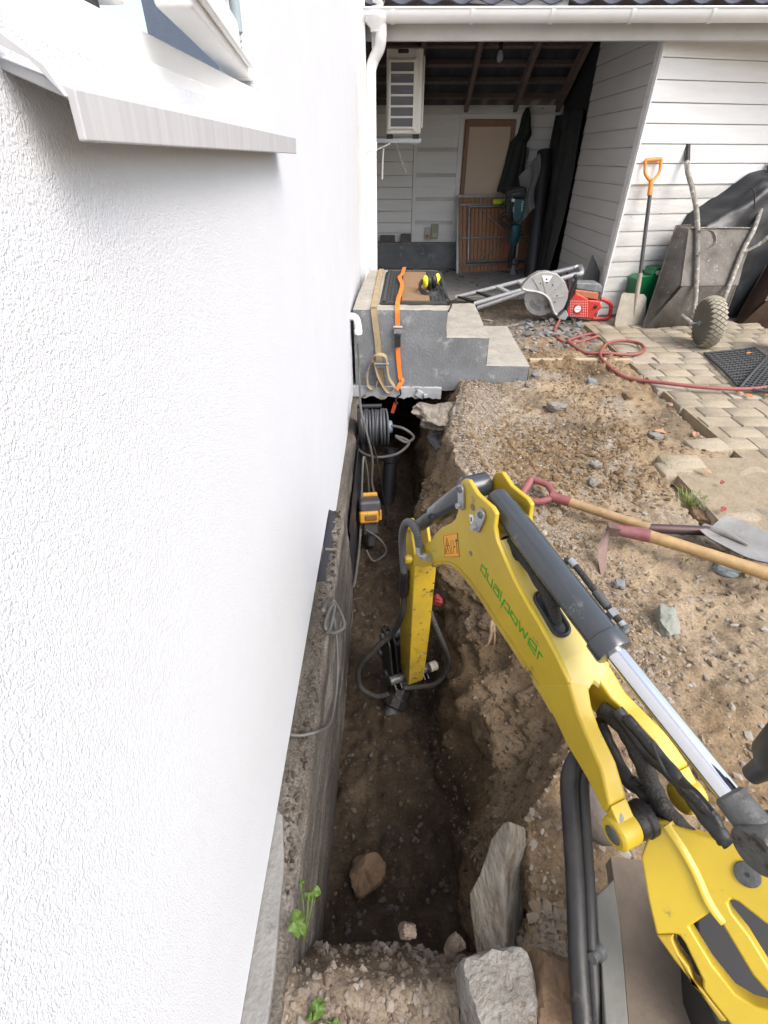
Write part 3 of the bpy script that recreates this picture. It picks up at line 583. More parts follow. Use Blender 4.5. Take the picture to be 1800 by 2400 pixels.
# ================================================================== CONCRETE STEPS over the trench
SR = Matrix.Rotation(math.radians(-2.0), 3, 'Z'); SO = V((-.24, 3.45, 0))
def st(x, y, z): return SO + SR @ V((x, y, z))
steps = T('concrete_steps', st(.6, .5, 0), 'grey concrete steps with worn beige treads, undermined by the trench', 'steps')
def roughbox(x0, x1, y0, y1, z0, z1, sd, amp=.004, low=0):
    """box made of grids with a little unevenness and softened edges"""
    b = B(); n = 14
    def gridface(o, a, c, na, nc):
        rows = [[V(o) + V(a) * (i / na) + V(c) * (j / nc) for j in range(nc + 1)] for i in range(na + 1)]
        b.grid(rows)
    X_, Y_, Z_ = x1 - x0, y1 - y0, z1 - z0
    gridface((x0, y0, z0), (X_, 0, 0), (0, 0, Z_), 40, 16); gridface((x1, y0, z0), (0, Y_, 0), (0, 0, Z_), 30, 10)
    gridface((x0, y0, z1), (X_, 0, 0), (0, Y_, 0), 40, 30); gridface((x0, y1, z0), (0, 0, Z_), (X_, 0, 0), 10, 30); gridface((x0, y0, z0), (0, Y_, 0), (X_, 0, 0), 30, 40); gridface((x0, y0, z0), (0, 0, Z_), (0, Y_, 0), 10, 30)
    A = np.array(b.v); e = .012
    cx = np.clip(A, [x0 + e, y0 + e, z0 + e], [x1 - e, y1 - e, z1 - e]); dd = A - cx; ln = np.linalg.norm(dd, axis=1, keepdims=True); A = cx + dd / np.maximum(ln, 1e-6) * np.minimum(ln, e * (1 + .5 * fbm(A, 25, 2, sd)[:, None]))
    A[:, 2] += fbm(A, 9, 3, sd + 1) * amp * (A[:, 2] > z1 - .02); A[:, 1] += fbm(A, 9, 3, sd + 2) * amp * .5
    if low: A[:, 2] += (A[:, 2] < z0 + .02) * (fbm(A, 6, 3, sd + 3) * low - np.abs(fbm(A, 14, 3, sd + 4)) * low)
    b.v = [tuple(st(*p)) for p in A]; return b
NZ = [.482, .303, .111]
pp = [(0, -.05), (1.255, -.075), (1.25, NZ[2]), (.945, NZ[2] + .002), (.94, NZ[1]), (.645, NZ[1] + .002), (.64, NZ[0]), (0, NZ[0])]
rws = []; prof = []
for (xa, za), (xb_, zb_) in zip(pp, pp[1:] + pp[:1]):
    n_ = max(2, int(math.hypot(xb_ - xa, zb_ - za) / .02)); prof += [(xa + (xb_ - xa) * k / n_, za + (zb_ - za) * k / n_) for k in range(n_)]
def stepy(k, x): return (0, .006, .02, .25, .5, .75, .97)[k] + (.03 * (x < .63) + .02 * (x > .95)) * (k == 6)
for k in range(7): rws.append([(x, stepy(k, x), z - (.006 if k == 0 and z > 0 else 0)) for x, z in prof] + [(prof[0][0], stepy(k, 0), prof[0][1])])
A = np.array(rws).reshape(-1, 3); dn_ = fbm(A, 9, 3, 3) * .005 + fbm(A, 35, 2, 6) * .0016; A[:, 2] += dn_ + (A[:, 2] < -.03) * (fbm(A, 7, 3, 5) * .02 - .005); A[:, 0] += fbm(A, 8, 2, 7) * .003
nc_ = len(rws[0]); b = B(); b.grid([[st(*A[i_ * nc_ + j_]) for j_ in range(nc_)] for i_ in range(7)])
k0 = len(b.v)
# front face as vertical strips under the stepped profile
xs2 = sorted(set([round(x, 4) for x in np.linspace(0.001, .64, 30)] + [.645] + [round(x, 4) for x in np.linspace(.65, .94, 14)] + [.945] + [round(x, 4) for x in np.linspace(.95, 1.25, 14)]))
def topat(x): return NZ[0] if x <= .64 else NZ[1] if x <= .9401 else NZ[2]
for xa, xb_ in zip(xs2[:-1], xs2[1:]):
    tz = topat(xb_)
    lo_z = [-.05 - .02 * x + .02 * fbm(np.array([[x, 0, 0.]]), 7, 3, 5)[0] - .005 for x in (xa, xb_)]
    b.grid([[st(x, .0005 + .0015 * fbm(np.array([[x, 0, z_]]), 9, 3, 2)[0], z_) for z_ in np.linspace(lo_z[q_], tz - .006, 12)] for q_, x in enumerate((xa, xb_))])
o = M('step_casting', b, K['concrete'], steps, ang=50); o.data.materials.append(K['concrete_worn'])
for f in o.data.polygons:
    if abs(f.normal.z) > .55 and f.center.z > .05: f.material_index = 1
b = B(); b.box(st(.32, 1.24, .2), (.63, .48, .55), SR); M('landing_back', b, K['concrete_worn'], steps, bev=.01)
# rough underside lump below the front
b = B(); rws = []
for i in range(60):
    t = i / 59; x = .02 + .93 * t; rws.append([])
    for j in range(9):
        g = j / 8 * math.pi; n_ = fbm(np.array([[x, j * .3, 1.0]]), 9, 3, 4)[0]
        rws[-1].append(st(x, .03 + .5 * (1 - math.cos(g)) * .5 - .012 + n_ * .01, -.025 - math.sin(g) * (.035 + .02 * n_) - .02 * fbm(np.array([[x, 2., 1.0]]), 5, 2, 6)[0]))
b.grid(rws); M('broken_underside', b, K['conc_light'], steps)

fb = T('foam_board', st(.3, .05, -.12), 'broken pale grey foam board wedged under the concrete steps by the straps', 'foam board')
b = B(); top = []; bot = []; N = 34
for i in range(N + 1):
    x = -.03 + .665 * i / N
    bot.append(-.128 - (.0 if i % 7 in (0, 1, 2) else .012) + random.uniform(-.006, .006)); top.append(-.057 + random.uniform(-.002, .002))
for i in range(N):
    x0, x1 = -.03 + .665 * i / N, -.03 + .665 * (i + 1) / N
    b.hexa([st(x0, -.03, bot[i]), st(x1, -.03, bot[i + 1]), st(x1, .12, bot[i + 1]), st(x0, .12, bot[i])], [st(x0, -.03, top[i]), st(x1, -.03, top[i + 1]), st(x1, .12, top[i + 1]), st(x0, .12, top[i])])
M('board', b, K['foam'], fb, flat=True)
b = B(); b.box(st(.47, -.035, -.10), (.05, .02, .05), Matrix.Rotation(.5, 3, 'Y')); b.box(st(.52, -.04, -.115), (.03, .02, .03)); M('broken_lump', b, K['foam'], fb, bev=.006)

# ---- straps round the steps
st_b = T('beige_strap', st(.16, 0, 0), 'worn beige ratchet strap hanging down the steps, slack tail looped', 'strap')
pts = [st(.125, 1.44, NZ[0] + .006), st(.13, .7, NZ[0] + .007), st(.14, .06, NZ[0] + .007), st(.142, -.006, NZ[0] - .004), st(.165, -.012, .28), st(.175, -.014, .15), st(.19, -.02, -.03), st(.20, -.03, -.15)]
M('webbing', B().ribbon(cr(pts, 5), (1, 0, 0), .042), K['beige'], st_b)
lp = [st(.135, -.03, .12), st(.125, -.06, .165), st(.165, -.09, .205), st(.225, -.07, .185), st(.235, -.05, .11), st(.25, -.05, .02), st(.29, -.05, -.05), st(.245, -.05, -.085), st(.20, -.045, -.03), st(.165, -.05, .05), st(.145, -.045, .14)]
M('loose_loop', B().ribbon(cr(lp, 5), (.25, 1, .2), .036), K['beige'], st_b)
lp = [st(.125, -.04, .15), st(.095, -.05, .05), st(.10, -.05, -.045), st(.15, -.05, -.055), st(.165, -.06, .0)]
M('loose_loop', B().ribbon(cr(lp, 5), (.3, 1, .1), .034), K['beige'], st_b)
b = B(); b.box(st(.19, -.035, .10), (.075, .02, .012)); b.cyl(st(.14, -.05, .125), st(.245, -.05, .125), .011, n=12); b.box(st(.16, -.035, .07), (.008, .03, .09)); b.box(st(.22, -.035, .07), (.008, .03, .09)); M('ratchet', b, K['zinc'], st_b, bev=.002)
st_o = T('orange_strap', st(.3, 0, 0), 'bright orange ratchet strap with black buckle hanging down the steps', 'strap')
pts = [st(.335, 1.36, NZ[0] + .034), st(.32, 1.05, NZ[0] + .034), st(.30, .85, NZ[0] + .045), st(.325, .6, NZ[0] + .034), st(.305, .16, NZ[0] + .034), st(.30, .05, NZ[0] + .014), st(.30, -.008, NZ[0] - .002), st(.305, -.012, .36), st(.31, -.014, .2), st(.33, -.016, .02), st(.345, -.02, -.005), st(.325, -.03, -.04), st(.31, -.04, -.075)]
wd = [(1, 0, 0)] * 7 + [(1, .2, 0)] + [(1, 0, 0)] * 30
M('webbing', B().ribbon(cr(pts, 5), (1, 0, .05), .030), K['orange'], st_o)
b = B(); b.box(st(.305, -.025, .345), (.05, .03, .03)); b.cyl(st(.275, -.03, .372), st(.338, -.03, .372), .012, n=12); M('ratchet', b, K['zinc'], st_o, bev=.003)
b = B(); b.box(st(.307, -.028, .285), (.04, .024, .095)); b.box(st(.307, -.036, .32), (.028, .02, .03)); M('buckle', b, K['black'], st_o, bev=.006)
b = B(); b.tube(cr([st(.33, -.045, -.06), st(.335, -.05, -.1), st(.31, -.05, -.125), st(.30, -.055, -.15), st(.315, -.055, -.17)], 6), .006, 8); M('hook', b, K['black'], st_o)
b = B(); b.ribbon([st(.30, -.05, -.165), st(.275, -.05, -.25)], (1, 0, .3), .026, .004); M('red_tail', b, pmat('red orange webbing', (.45, .06, .02), (.38, .05, .02), 20, .7), st_o)

# ---- doormat and ear defenders on the landing
dm = T('doormat', st(.40, .75, NZ[0]), 'black rubber lattice doormat with brown coir centre on the top step', 'doormat')
mx0, mx1, my0, my1, mz = .195, .69, .12, 1.30, NZ[0] + .006
b = B(); 
for y_ in (my0 + .015, my1 - .015): b.box(st((mx0 + mx1) / 2 - .02, y_, mz + .005), (.47, .03, .018), SR)
for x_ in (mx0 + .01, mx1 - .04): b.box(st(x_, (my0 + my1) / 2, mz + .005), (.02, my1 - my0, .018), SR)
for side in (0, 1):
    xs0, xs1 = ((mx0 + .02, mx0 + .125), (mx1 - .16, mx1 - .05))[side]
    for k in range(28):
        y0_ = my0 + .03 + (my1 - my0 - .06) * k / 28; dy = (my1 - my0 - .06) / 14
        b.bar(st(xs0, y0_, mz + .006), st(xs1, min(y0_ + dy, my1 - .02), mz + .006), .009, .012); b.bar(st(xs1, y0_, mz + .006), st(xs0, min(y0_ + dy, my1 - .02), mz + .006), .009, .0118)
M('lattice', b, K['mat'], dm)
b = B(); b.box(st(.425, .71, mz + .006), (.20, 1.06, .016), SR); M('coir_panel', b, K['coir'], dm, bev=.003)
b = B(); b.box(st(.42, .71, mz - .003), (.49, 1.18, .006), SR); M('backing', b, K['black'], dm)
ed = T('ear_defenders', st(.56, .6, NZ[0] + .02), 'neon yellow and black ear defenders lying on the doormat', 'ear defenders')
ec = st(.545, .52, NZ[0] + .075)
for dx, dy, r in ((-.048, -.03, .1), (.048, .05, -.25)):
    rot = Matrix.Rotation(r, 3, 'Z') @ Matrix.Rotation(.35, 3, 'X')
    b = B(); b.ell(ec + V((dx, dy, .005)), (.022, .040, .046), 16, 10, rot); M('cup', b, K['neon'], ed)
    b = B(); b.ell(ec + V((dx * .45, dy * .45, -.002)), (.026, .043, .049), 16, 10, rot); M('cushion', b, K['black'], ed)
hb = [ec + V((-.07, -.03, .01)), ec + V((-.095, -.10, -.02)), ec + V((-.05, -.18, -.045)), ec + V((.03, -.17, -.045)), ec + V((.075, -.08, -.03)), ec + V((.07, .04, 0))]
b = B(); b.ribbon(cr(hb, 6), (0, .3, 1), .03, .012); M('headband', b, K['black'], ed)
b = B(); b.tube(cr([ec + V((.02, -.03, .01)), ec + V((.07, -.16, -.03)), ec + V((.10, -.30, -.055)), st(.67, .10, NZ[0] + .012), st(.645, .0, NZ[0] - .01)], 5), .006, 8); M('microphone_boom', b, K['black'], ed)

# ================================================================== OUTBUILDING: carport and shed
CB = gz(1401, 742); RA = math.radians(13); wd_ = V((math.cos(RA), math.sin(RA), 0)); wn = V((math.sin(RA), -math.cos(RA), 0))
ob = T('outbuilding', (CB.x, CB.y, 0), 'white boarded outbuilding with an open carport, dark rafters and white gutter', 'outbuilding')
def board(p, d, n, length, z0, z1, t=.022, mat='paint', parent=ob, gap=.006):
    p, d, n = V(p), V(d), V(n); b = B()
    prof = [(0, z0 + gap), (t, z0 + gap), (t + .002, z0 + gap + .012), (t * .55, z1), (0, z1)]
    b.prism([p + n * a + V((0, 0, z)) for a, z in prof], d * length); return M('board', b, K[mat], parent)
vs_ = [87, 136, 188, 241, 290, 338, 384, 434, 468, 504, 544, 579, 615, 650, 684, 722, 745]
zs_ = [gy(1500, v, CB.y).z for v in vs_]; zs_[-1] = .01
for k in range(len(zs_) - 1):
    board(CB - wd_ * .024, wd_, wn, 3.22, zs_[k + 1], zs_[k], .024 if k < 7 else .016, 'paint' if k < 7 else 'paint_dirty')
b = B(); b.hexa([CB + wd_ * .0 - wn * .1, CB + wd_ * 3.2 - wn * .1, CB + wd_ * 3.2, CB + wd_ * .0], [q + V((0, 0, 2.12)) for q in (CB + wd_ * .0 - wn * .1, CB + wd_ * 3.2 - wn * .1, CB + wd_ * 3.2, CB + wd_ * .0)]); M('shed_wall', b, K['paint_dirty'], ob)
b = B(); b.bar(CB + wn * .018 + V((0, 0, zs_[0] + .015)) - wd_ * .0, CB + wn * .018 + wd_ * 3.2 + V((0, 0, zs_[0] + .015)), .03, .03); M('top_trim', b, K['paint'], ob)
b = B(); b.bar(CB - wd_ * .026 + wn * .013, CB - wd_ * .026 + wn * .013 + V((0, 0, zs_[0])), .034, .012, up=wd_); M('corner_strip', b, K['paint'], ob)
# carport side wall (faces the house)
z = 0.01; zz = [.01]
while zz[-1] < 2.3: zz.append(zz[-1] + .137)
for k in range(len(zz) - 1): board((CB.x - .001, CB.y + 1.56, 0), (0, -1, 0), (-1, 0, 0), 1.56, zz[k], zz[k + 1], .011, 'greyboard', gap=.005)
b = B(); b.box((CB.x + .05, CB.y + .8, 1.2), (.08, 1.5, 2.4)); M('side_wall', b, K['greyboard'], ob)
b = B(); b.box((CB.x + .06, 7.3, 1.2), (.06, 1.3, 2.4)); M('dark_side_wall', b, K['membrane'], ob)
sl0 = B(); sl0.box((.95, 6.95, -.02), (2.36, 1.9, .075)); S('carport_floor', sl0, pmat('carport slab', (.30, .295, .28), (.22, .215, .20), 5, .85, bump=.4, spots=(.14, .125, .11), spot_scale=9, spot_amt=.57), bev=.01)
# back wall
BY = 7.9
def zb(v): return gy(1000, v, BY).z
def xb(u, v=400): return gy(u, v, BY).x
base_z = zb(570)
vv = [266, 322, 352, 380, 412, 440, 468, 496, 523, 547, 569]
xs = [-.3, xb(967), xb(1071)]
zl_ = [zb(v) for v in vv]
for k in range(len(zl_) - 1):
    board((-.3, BY, 0), (1, 0, 0), (0, -1, 0), xb(967) + .3, zl_[k + 1], zl_[k], .016, 'paint', gap=.009)
    dz = .02 if k % 2 else -.015
    board((xb(967) + .03, BY, 0), (1, 0, 0), (0, -1, 0), xb(1071) - xb(967) - .03, zl_[k + 1] + (dz if k < 9 else 0), zl_[k] + (dz if k > 0 else 0), .016, 'paint', gap=.009)
vr = [266, 300, 330, 352, 382, 412, 440, 470, 500, 540, 580, 640]; zr = [zb(v) for v in vr]
for k in range(len(zr) - 1): board((xb(1195), BY, 0), (1, 0, 0), (0, -1, 0), CB.x - xb(1195), zr[k + 1], zr[k], .016, 'paint', gap=.009)
b = B(); b.box((1.0, BY + .06, 1.0), (2.7, .1, 1.66)); M('back_wall', b, K['paint_dirty'], ob)
b = B(); b.box((xb(972), BY - .015, (base_z + zb(266)) / 2), (.045, .035, zb(266) - base_z)); M('post', b, K['paint'], ob, bev=.003)
b = B(); b.box((.95, BY - .02, zb(258)), (2.5, .05, .09)); M('wall_plate', b, K['paint_dirty'], ob, bev=.004)
b = B(); b.box((.35, BY - .06, base_z / 2 - .01), (1.32, .14, base_z + .02)); M('concrete_base', b, K['concrete'], ob, bev=.01)
b = B(); b.box((.35, BY - .075, base_z + .01), (1.30, .11, .02)); M('base_ledge', b, K['conc_light'], ob, bev=.004)
# door
dz1 = zb(282); dx0, dx1 = xb(1083), xb(1192); wt = .07
door = M('door', B().box(((dx0 + dx1) / 2, BY - .012, dz1 / 2), (dx1 - dx0 - .06, .03, dz1 - .06)), K['door'], ob)
b = B(); b.box((dx0 + .02, BY - .03, dz1 / 2), (.05, .05, dz1)); b.box((dx1 - .02, BY - .03, dz1 / 2), (.05, .05, dz1)); b.box(((dx0 + dx1) / 2, BY - .028, dz1 - .03), (dx1 - dx0, .05, .07)); M('door_frame', b, K['doorframe'], door, bev=.004)
b = B(); b.box((dx0 - .05, BY - .022, (zb(262)) / 2), (.06, .04, zb(262))); b.box((dx1 + .045, BY - .022, zb(262) / 2), (.06, .04, zb(262))); b.box(((dx0 + dx1) / 2, BY - .02, dz1 + .035), (dx1 - dx0 + .05, .04, .05)); M('door_casing', b, K['paint'], door, bev=.003)
# rafters, battens, roof sheets
RP = math.tan(math.radians(30)); zp0 = zb(256) + .03; RY = 6.0
def rz(y): return zp0 + (BY - y) * RP
for x in (-.24, .36, .96, 1.57, 2.10):
    b = B(); b.bar((x, BY + .25, rz(BY + .25) - .02), (x, RY, rz(RY) - .02), .05, .12); M('rafter', b, K['timber_dark'], ob)
for k in range(9):
    y = 7.86 - .215 * k; b = B(); b.bar((-.3, y, rz(y) + .068), (2.3, y, rz(y) + .068), .04, .05, up=(0, RP, 1)); M('batten', b, K['timber_dark'], ob)
def corr(y0, z0, y1, z1, x0, x1, name):
    rws = []
    for j in range(2):
        y, z = (y0, z0) if j == 0 else (y1, z1); rws.append([V((x0 + (x1 - x0) * i / 200, y, z + .014 * math.sin(i * .9))) for i in range(201)])
    b = B(); b.grid(rws); k = len(b.v); b.grid([[p + V((0, 0, .006)) for p in r] for r in rws]); return M(name, b, K['roofdark'], ob)
corr(BY + .35, rz(BY + .35) + .115, RY, rz(RY) + .115, -.5, 5.6, 'roof_sheet')
corr(4.92, 2.20, RY + .05, rz(RY) + .13, -.5, 5.6, 'roof_sheet')
b = B(); b.box((2.5, 5.06, 2.10), (5.7, .035, .16)); M('fascia', b, pmat('fascia paint', (.52, .51, .49), (.46, .45, .43), 5, .6), ob, bev=.004)
b = B(); b.box((2.5, 5.15, 2.19), (5.7, .20, .12)); M('eaves_beam', b, K['timber_dark'], ob)
# gutter: open half round
gc = V((0, 4.93, 2.166)); rws = []
for x in np.linspace(-.19, 5.2, 40): rws.append([V((x, gc.y + math.cos(a_) * .064, gc.z - math.sin(a_) * .07)) for a_ in np.linspace(0, math.pi, 14)])
b = B(); b.grid(rws); b.grid([[V((p.x, gc.y + (p.y - gc.y) * .93, gc.z + (p.z - gc.z) * .93)) for p in reversed(r)] for r in rws]); b.tube([(-.19, gc.y - .064, gc.z), (5.2, gc.y - .064, gc.z)], .007, 8)
gut = M('gutter', b, K['pvc'], ob, ang=60)
for x in [.02 + .57 * k for k in range(8)] :
    b = B(); b.grid([[V((x + dx, gc.y + math.cos(a_) * .069, gc.z - math.sin(a_) * .0755)) for a_ in np.linspace(-.1, math.pi, 14)] for dx in (-.014, .014)]); M('gutter_bracket', b, K['pvc'], gut)
b = B(); b.lathe((gy(888, 60, 4.93).x - .02, gc.y, gc.z - .115), (0, 0, 1), [(0, .04), (.02, .045), (.055, .085), (.08, .092), (.10, .075)], 20); M('outlet', b, K['pvc'], gut)
def d_(u, v, y=4.98): return gy(u, v, y)
dp = [d_(893, 55, 4.93), d_(893, 85, 4.94), d_(889, 112, 4.97), d_(876, 140, 5.0), d_(869, 165, 5.0), d_(869, 195, 5.0)]
b = B(); b.tube(cr(dp, 6), .042, 16); pb_ = V((dp[-1].x, 5.0, .45)); b.tube([dp[-1], V((dp[-1].x, 5.0, 1.3)), pb_], .041, 16); b.lathe(V((dp[-1].x, 5.0, 1.35)), (0, 0, 1), [(0, .041), (.003, .0455), (.06, .0455), (.065, .041)], 16)
M('downpipe', b, K['pvc'], gut)
b = B(); b.tube([gy(884, 14, 4.93), gy(905, -50, 5.1)], .04, 14); M('upper_pipe', b, K['pvc'], gut)
b = B(); b.bar(gy(1080, -8, 5.0), gy(1330, 14, 4.98), .03, .05); M('flashing', b, K['pvc'], gut)
lb = T('light_bulb', gy(1172, 120, 6.3), 'bare clear light bulb hanging under the carport rafters', 'light bulb')
q = gy(1172, 128, 6.6); b = B(); b.lathe(q - V((0, 0, .06)), (0, 0, 1), [(0, .002), (.01, .026), (.035, .036), (.07, .028), (.09, .018)], 16); M('glass', b, K['bulb'], lb)
b = B(); b.lathe(q + V((0, 0, .03)), (0, 0, 1), [(0, .02), (.05, .022), (.08, .01), (.4, .004)], 12); M('socket', b, K['black'], lb)

# house-side cables and pipes
wc = T('white_cable', gz(850, 700, .5), 'white conduit running down the house corner beside the downpipe', 'conduit')
pts = [gy(848, 130, 4.86), gy(850, 300, 4.86), gy(856, 480, 4.86), gy(863, 600, 4.84), gy(858, 660, 4.7), gy(848, 715, 4.0), gy(843, 722, 3.6)]
b = B(); b.tube(cr(pts, 6), .013, 10); M('conduit', b, K['pvc'], wc)
de = T('drain_elbow', gy(848, 745, 3.42), 'short white plastic drain elbow sticking out of the house wall', 'pipe')
b = B(); b.tube(cr([V((-.28, 3.40, .44)), V((-.24, 3.395, .445)), V((-.215, 3.39, .43)), V((-.205, 3.385, .39)), V((-.204, 3.38, .35))], 5), .024, 14); b.lathe(V((-.204, 3.38, .335)), (0, 0, 1), [(0, .026), (.02, .028), (.03, .026)], 14); M('elbow', b, K['pvc'], de)

# heat pump
hp = T('heat_pump', gy(950, 314, 5.9), 'cream outdoor heat pump unit on a wall bracket beside the downpipe', 'heat pump')
hy = 5.6; x0, x1 = gy(906, 210, hy).x, gy(972, 210, hy).x; xe = gy(990, 210, hy).x; z0, z1 = gy(940, 314, hy).z, gy(940, 110, hy).z
b = B(); b.box(((x0 + xe) / 2, hy + .42, (z0 + z1) / 2), (xe - x0, .80, z1 - z0)); cas_ = M('casing', b, K['hpcase'], hp, bev=.012)
b = B(); b.box((xe + .008, hy + .42, (z0 + z1) / 2), (.025, .70, (z1 - z0) * .86)); M('fan_grille', b, K['hpcase'], hp, bev=.02)
gx0, gx1 = x0 + .035, x1 - .01; n6 = 6; hh = (z1 - z0 - .13) / n6
b = B()
for k in range(n6 + 1): b.box(((gx0 + gx1) / 2, hy + .008, z0 + .045 + k * hh), (gx1 - gx0 + .03, .022, .016))
b.box((gx0 - .008, hy + .008, (z0 + z1) / 2 - .02), (.02, .0225, z1 - z0 - .10)); b.box((gx1 + .008, hy + .008, (z0 + z1) / 2 - .02), (.02, .0225, z1 - z0 - .10)); M('grille_frame', b, K['hpcase'], hp, bev=.003)
for k in range(n6):
    b = B(); b.box(((gx0 + gx1) / 2, hy + .012, z0 + .045 + (k + .5) * hh), (gx1 - gx0, .006, hh - .016)); M('coil_panel', b, K['hpgrille'], hp)
b = B(); b.box(((x0 + xe) / 2 + .1, hy + .012, (z0 + z1) / 2), (.022, .02, z1 - z0 - .03)); M('edge_strip', b, K['hpcase'], hp, bev=.004)
b = B(); b.box(((x0 + x1) / 2 + .02, hy + .014, z1 - .025), (.09, .012, .026)); M('grip_recess', b, K['black'], hp, bev=.006)
zbk = gy(940, 329, hy).z
for yo in (.10, .70): M('bracket', B().box(((xe - .3) / 2, hy + yo, zbk), (xe + .32, .04, .035)), K['zinc'], hp, bev=.003)
for xx in (x0 + .03, xe - .04): M('rubber_foot', B().box((xx, hy + .1, zbk + .03), (.06, .05, .035)), K['black'], hp, bev=.005)
hc = T('dangling_cable', gy(935, 345, 5.7), 'cut grey cable hanging below the heat pump bracket', 'cable')
b = B(); b.tube(cr([gy(929, 338, 5.7), gy(934, 355, 5.7), gy(943, 385, 5.7), gy(951, 405, 5.7)], 5), .009, 8); M('cable', b, pmat('grey sheath', (.2, .2, .18), (.16, .16, .145), 5, .6), hc)
hc2 = T('white_cable_stub', gy(897, 360, 5.6), 'thin white cable stub hanging left of the heat pump bracket', 'cable')
b = B(); b.tube(cr([gy(880, 352, 5.6), gy(896, 345, 5.6), gy(915, 336, 5.6)], 5), .006, 8); b.tube(cr([gy(899, 348, 5.75), gy(897, 380, 5.75), gy(896, 420, 5.75)], 5), .008, 8); M('cable', b, K['pvc'], hc2)

# ================================================================== EXCAVATOR
PH = math.radians(22.5); e1 = V((-math.sin(PH), math.cos(PH), 0)); e3 = V((math.cos(PH), math.sin(PH), 0)); e2 = V((0, 0, 1))
EAR = gz(1440, 1955, .40); EO = EAR + e3 * .09                # boom foot pin, middle of the boom
exc = T('mini_excavator', (EO.x + .1, EO.y - .2, 0), 'yellow mini excavator boom and dipper with a breaker reaching into the trench', 'excavator')
def eb(u, v, lat): return on(u, v, EO + e3 * lat, e3)            # point of the boom at a lateral offset
def loc(p): q = V(p) - EO; return (q.dot(e1), q.z, q.dot(e3))
def el(s_, z, lat): return EO + e1 * s_ + e2 * z + e3 * lat
def c7(x, y): return (900 + .3617 * x, 1080 + .3617 * y)
def c2_(x, y): return (1200 + .3617 * x, 1600 + .3617 * y)
LW = .05
arr_px = [c7(*q) for q in ((722, 345), (712, 430), (727, 515), (775, 630), (838, 770), (905, 895), (1010, 1075), (1105, 1250), (1195, 1440))]
low_px = [c7(*q) for q in ((190, 682), (240, 690), (320, 680), (390, 664), (440, 672), (490, 708), (560, 790), (640, 900), (740, 1060), (840, 1210), (940, 1370), (1030, 1510), (1100, 1630))]
knu_px = [c7(*q) for q in ((186, 640), (205, 588), (255, 542), (310, 512), (322, 482), (370, 432), (430, 405), (458, 380), (476, 330), (485, 250), (486, 170), (497, 135), (517, 119), (545, 125), (572, 170), (600, 215), (650, 262), (695, 300))]
up_ = [loc(eb(u, v, -LW))[:2] for u, v in arr_px]; lo_ = [loc(eb(u, v, -LW))[:2] for u, v in low_px]; kn_ = [loc(eb(u, v, -LW))[:2] for u, v in knu_px]
outline = kn_ + up_ + lo_[::-1]
for nm, l0 in (('boom_side_plate', -LW), ('boom_side_plate', LW - .012)):
    b = B(); b.prism([el(s_, z, l0) for s_, z in outline], e3 * .012); M(nm, b, K['yellow'], exc, bev=.004, seg=3)
# box between the plates (below the cylinder bracket)
top_in = [(s_ , z - .004) for s_, z in up_[2:]]
box_poly = [(lo_[2][0], lo_[2][1] + .006), (kn_[3][0] - .01, kn_[3][1] - .01), (kn_[5][0] - .01, kn_[5][1] - .012), (up_[2][0] + .035, up_[2][1] - .045)] + top_in + [(s_, z + .005) for s_, z in lo_[::-1][:-2]]
b = B(); b.prism([el(s_, z, -LW + .0122) for s_, z in box_poly], e3 * (2 * LW - .0244)); M('boom_box', b, K['yellow_dusty'], exc)
# rolled lip along the lower edge of the near plate
b = B(); b.tube([el(s_, z + .002, -LW - .001) for s_, z in lo_[2:]], .006, 8); M('boom_lower_weld', b, K['yellow_worn'], exc)
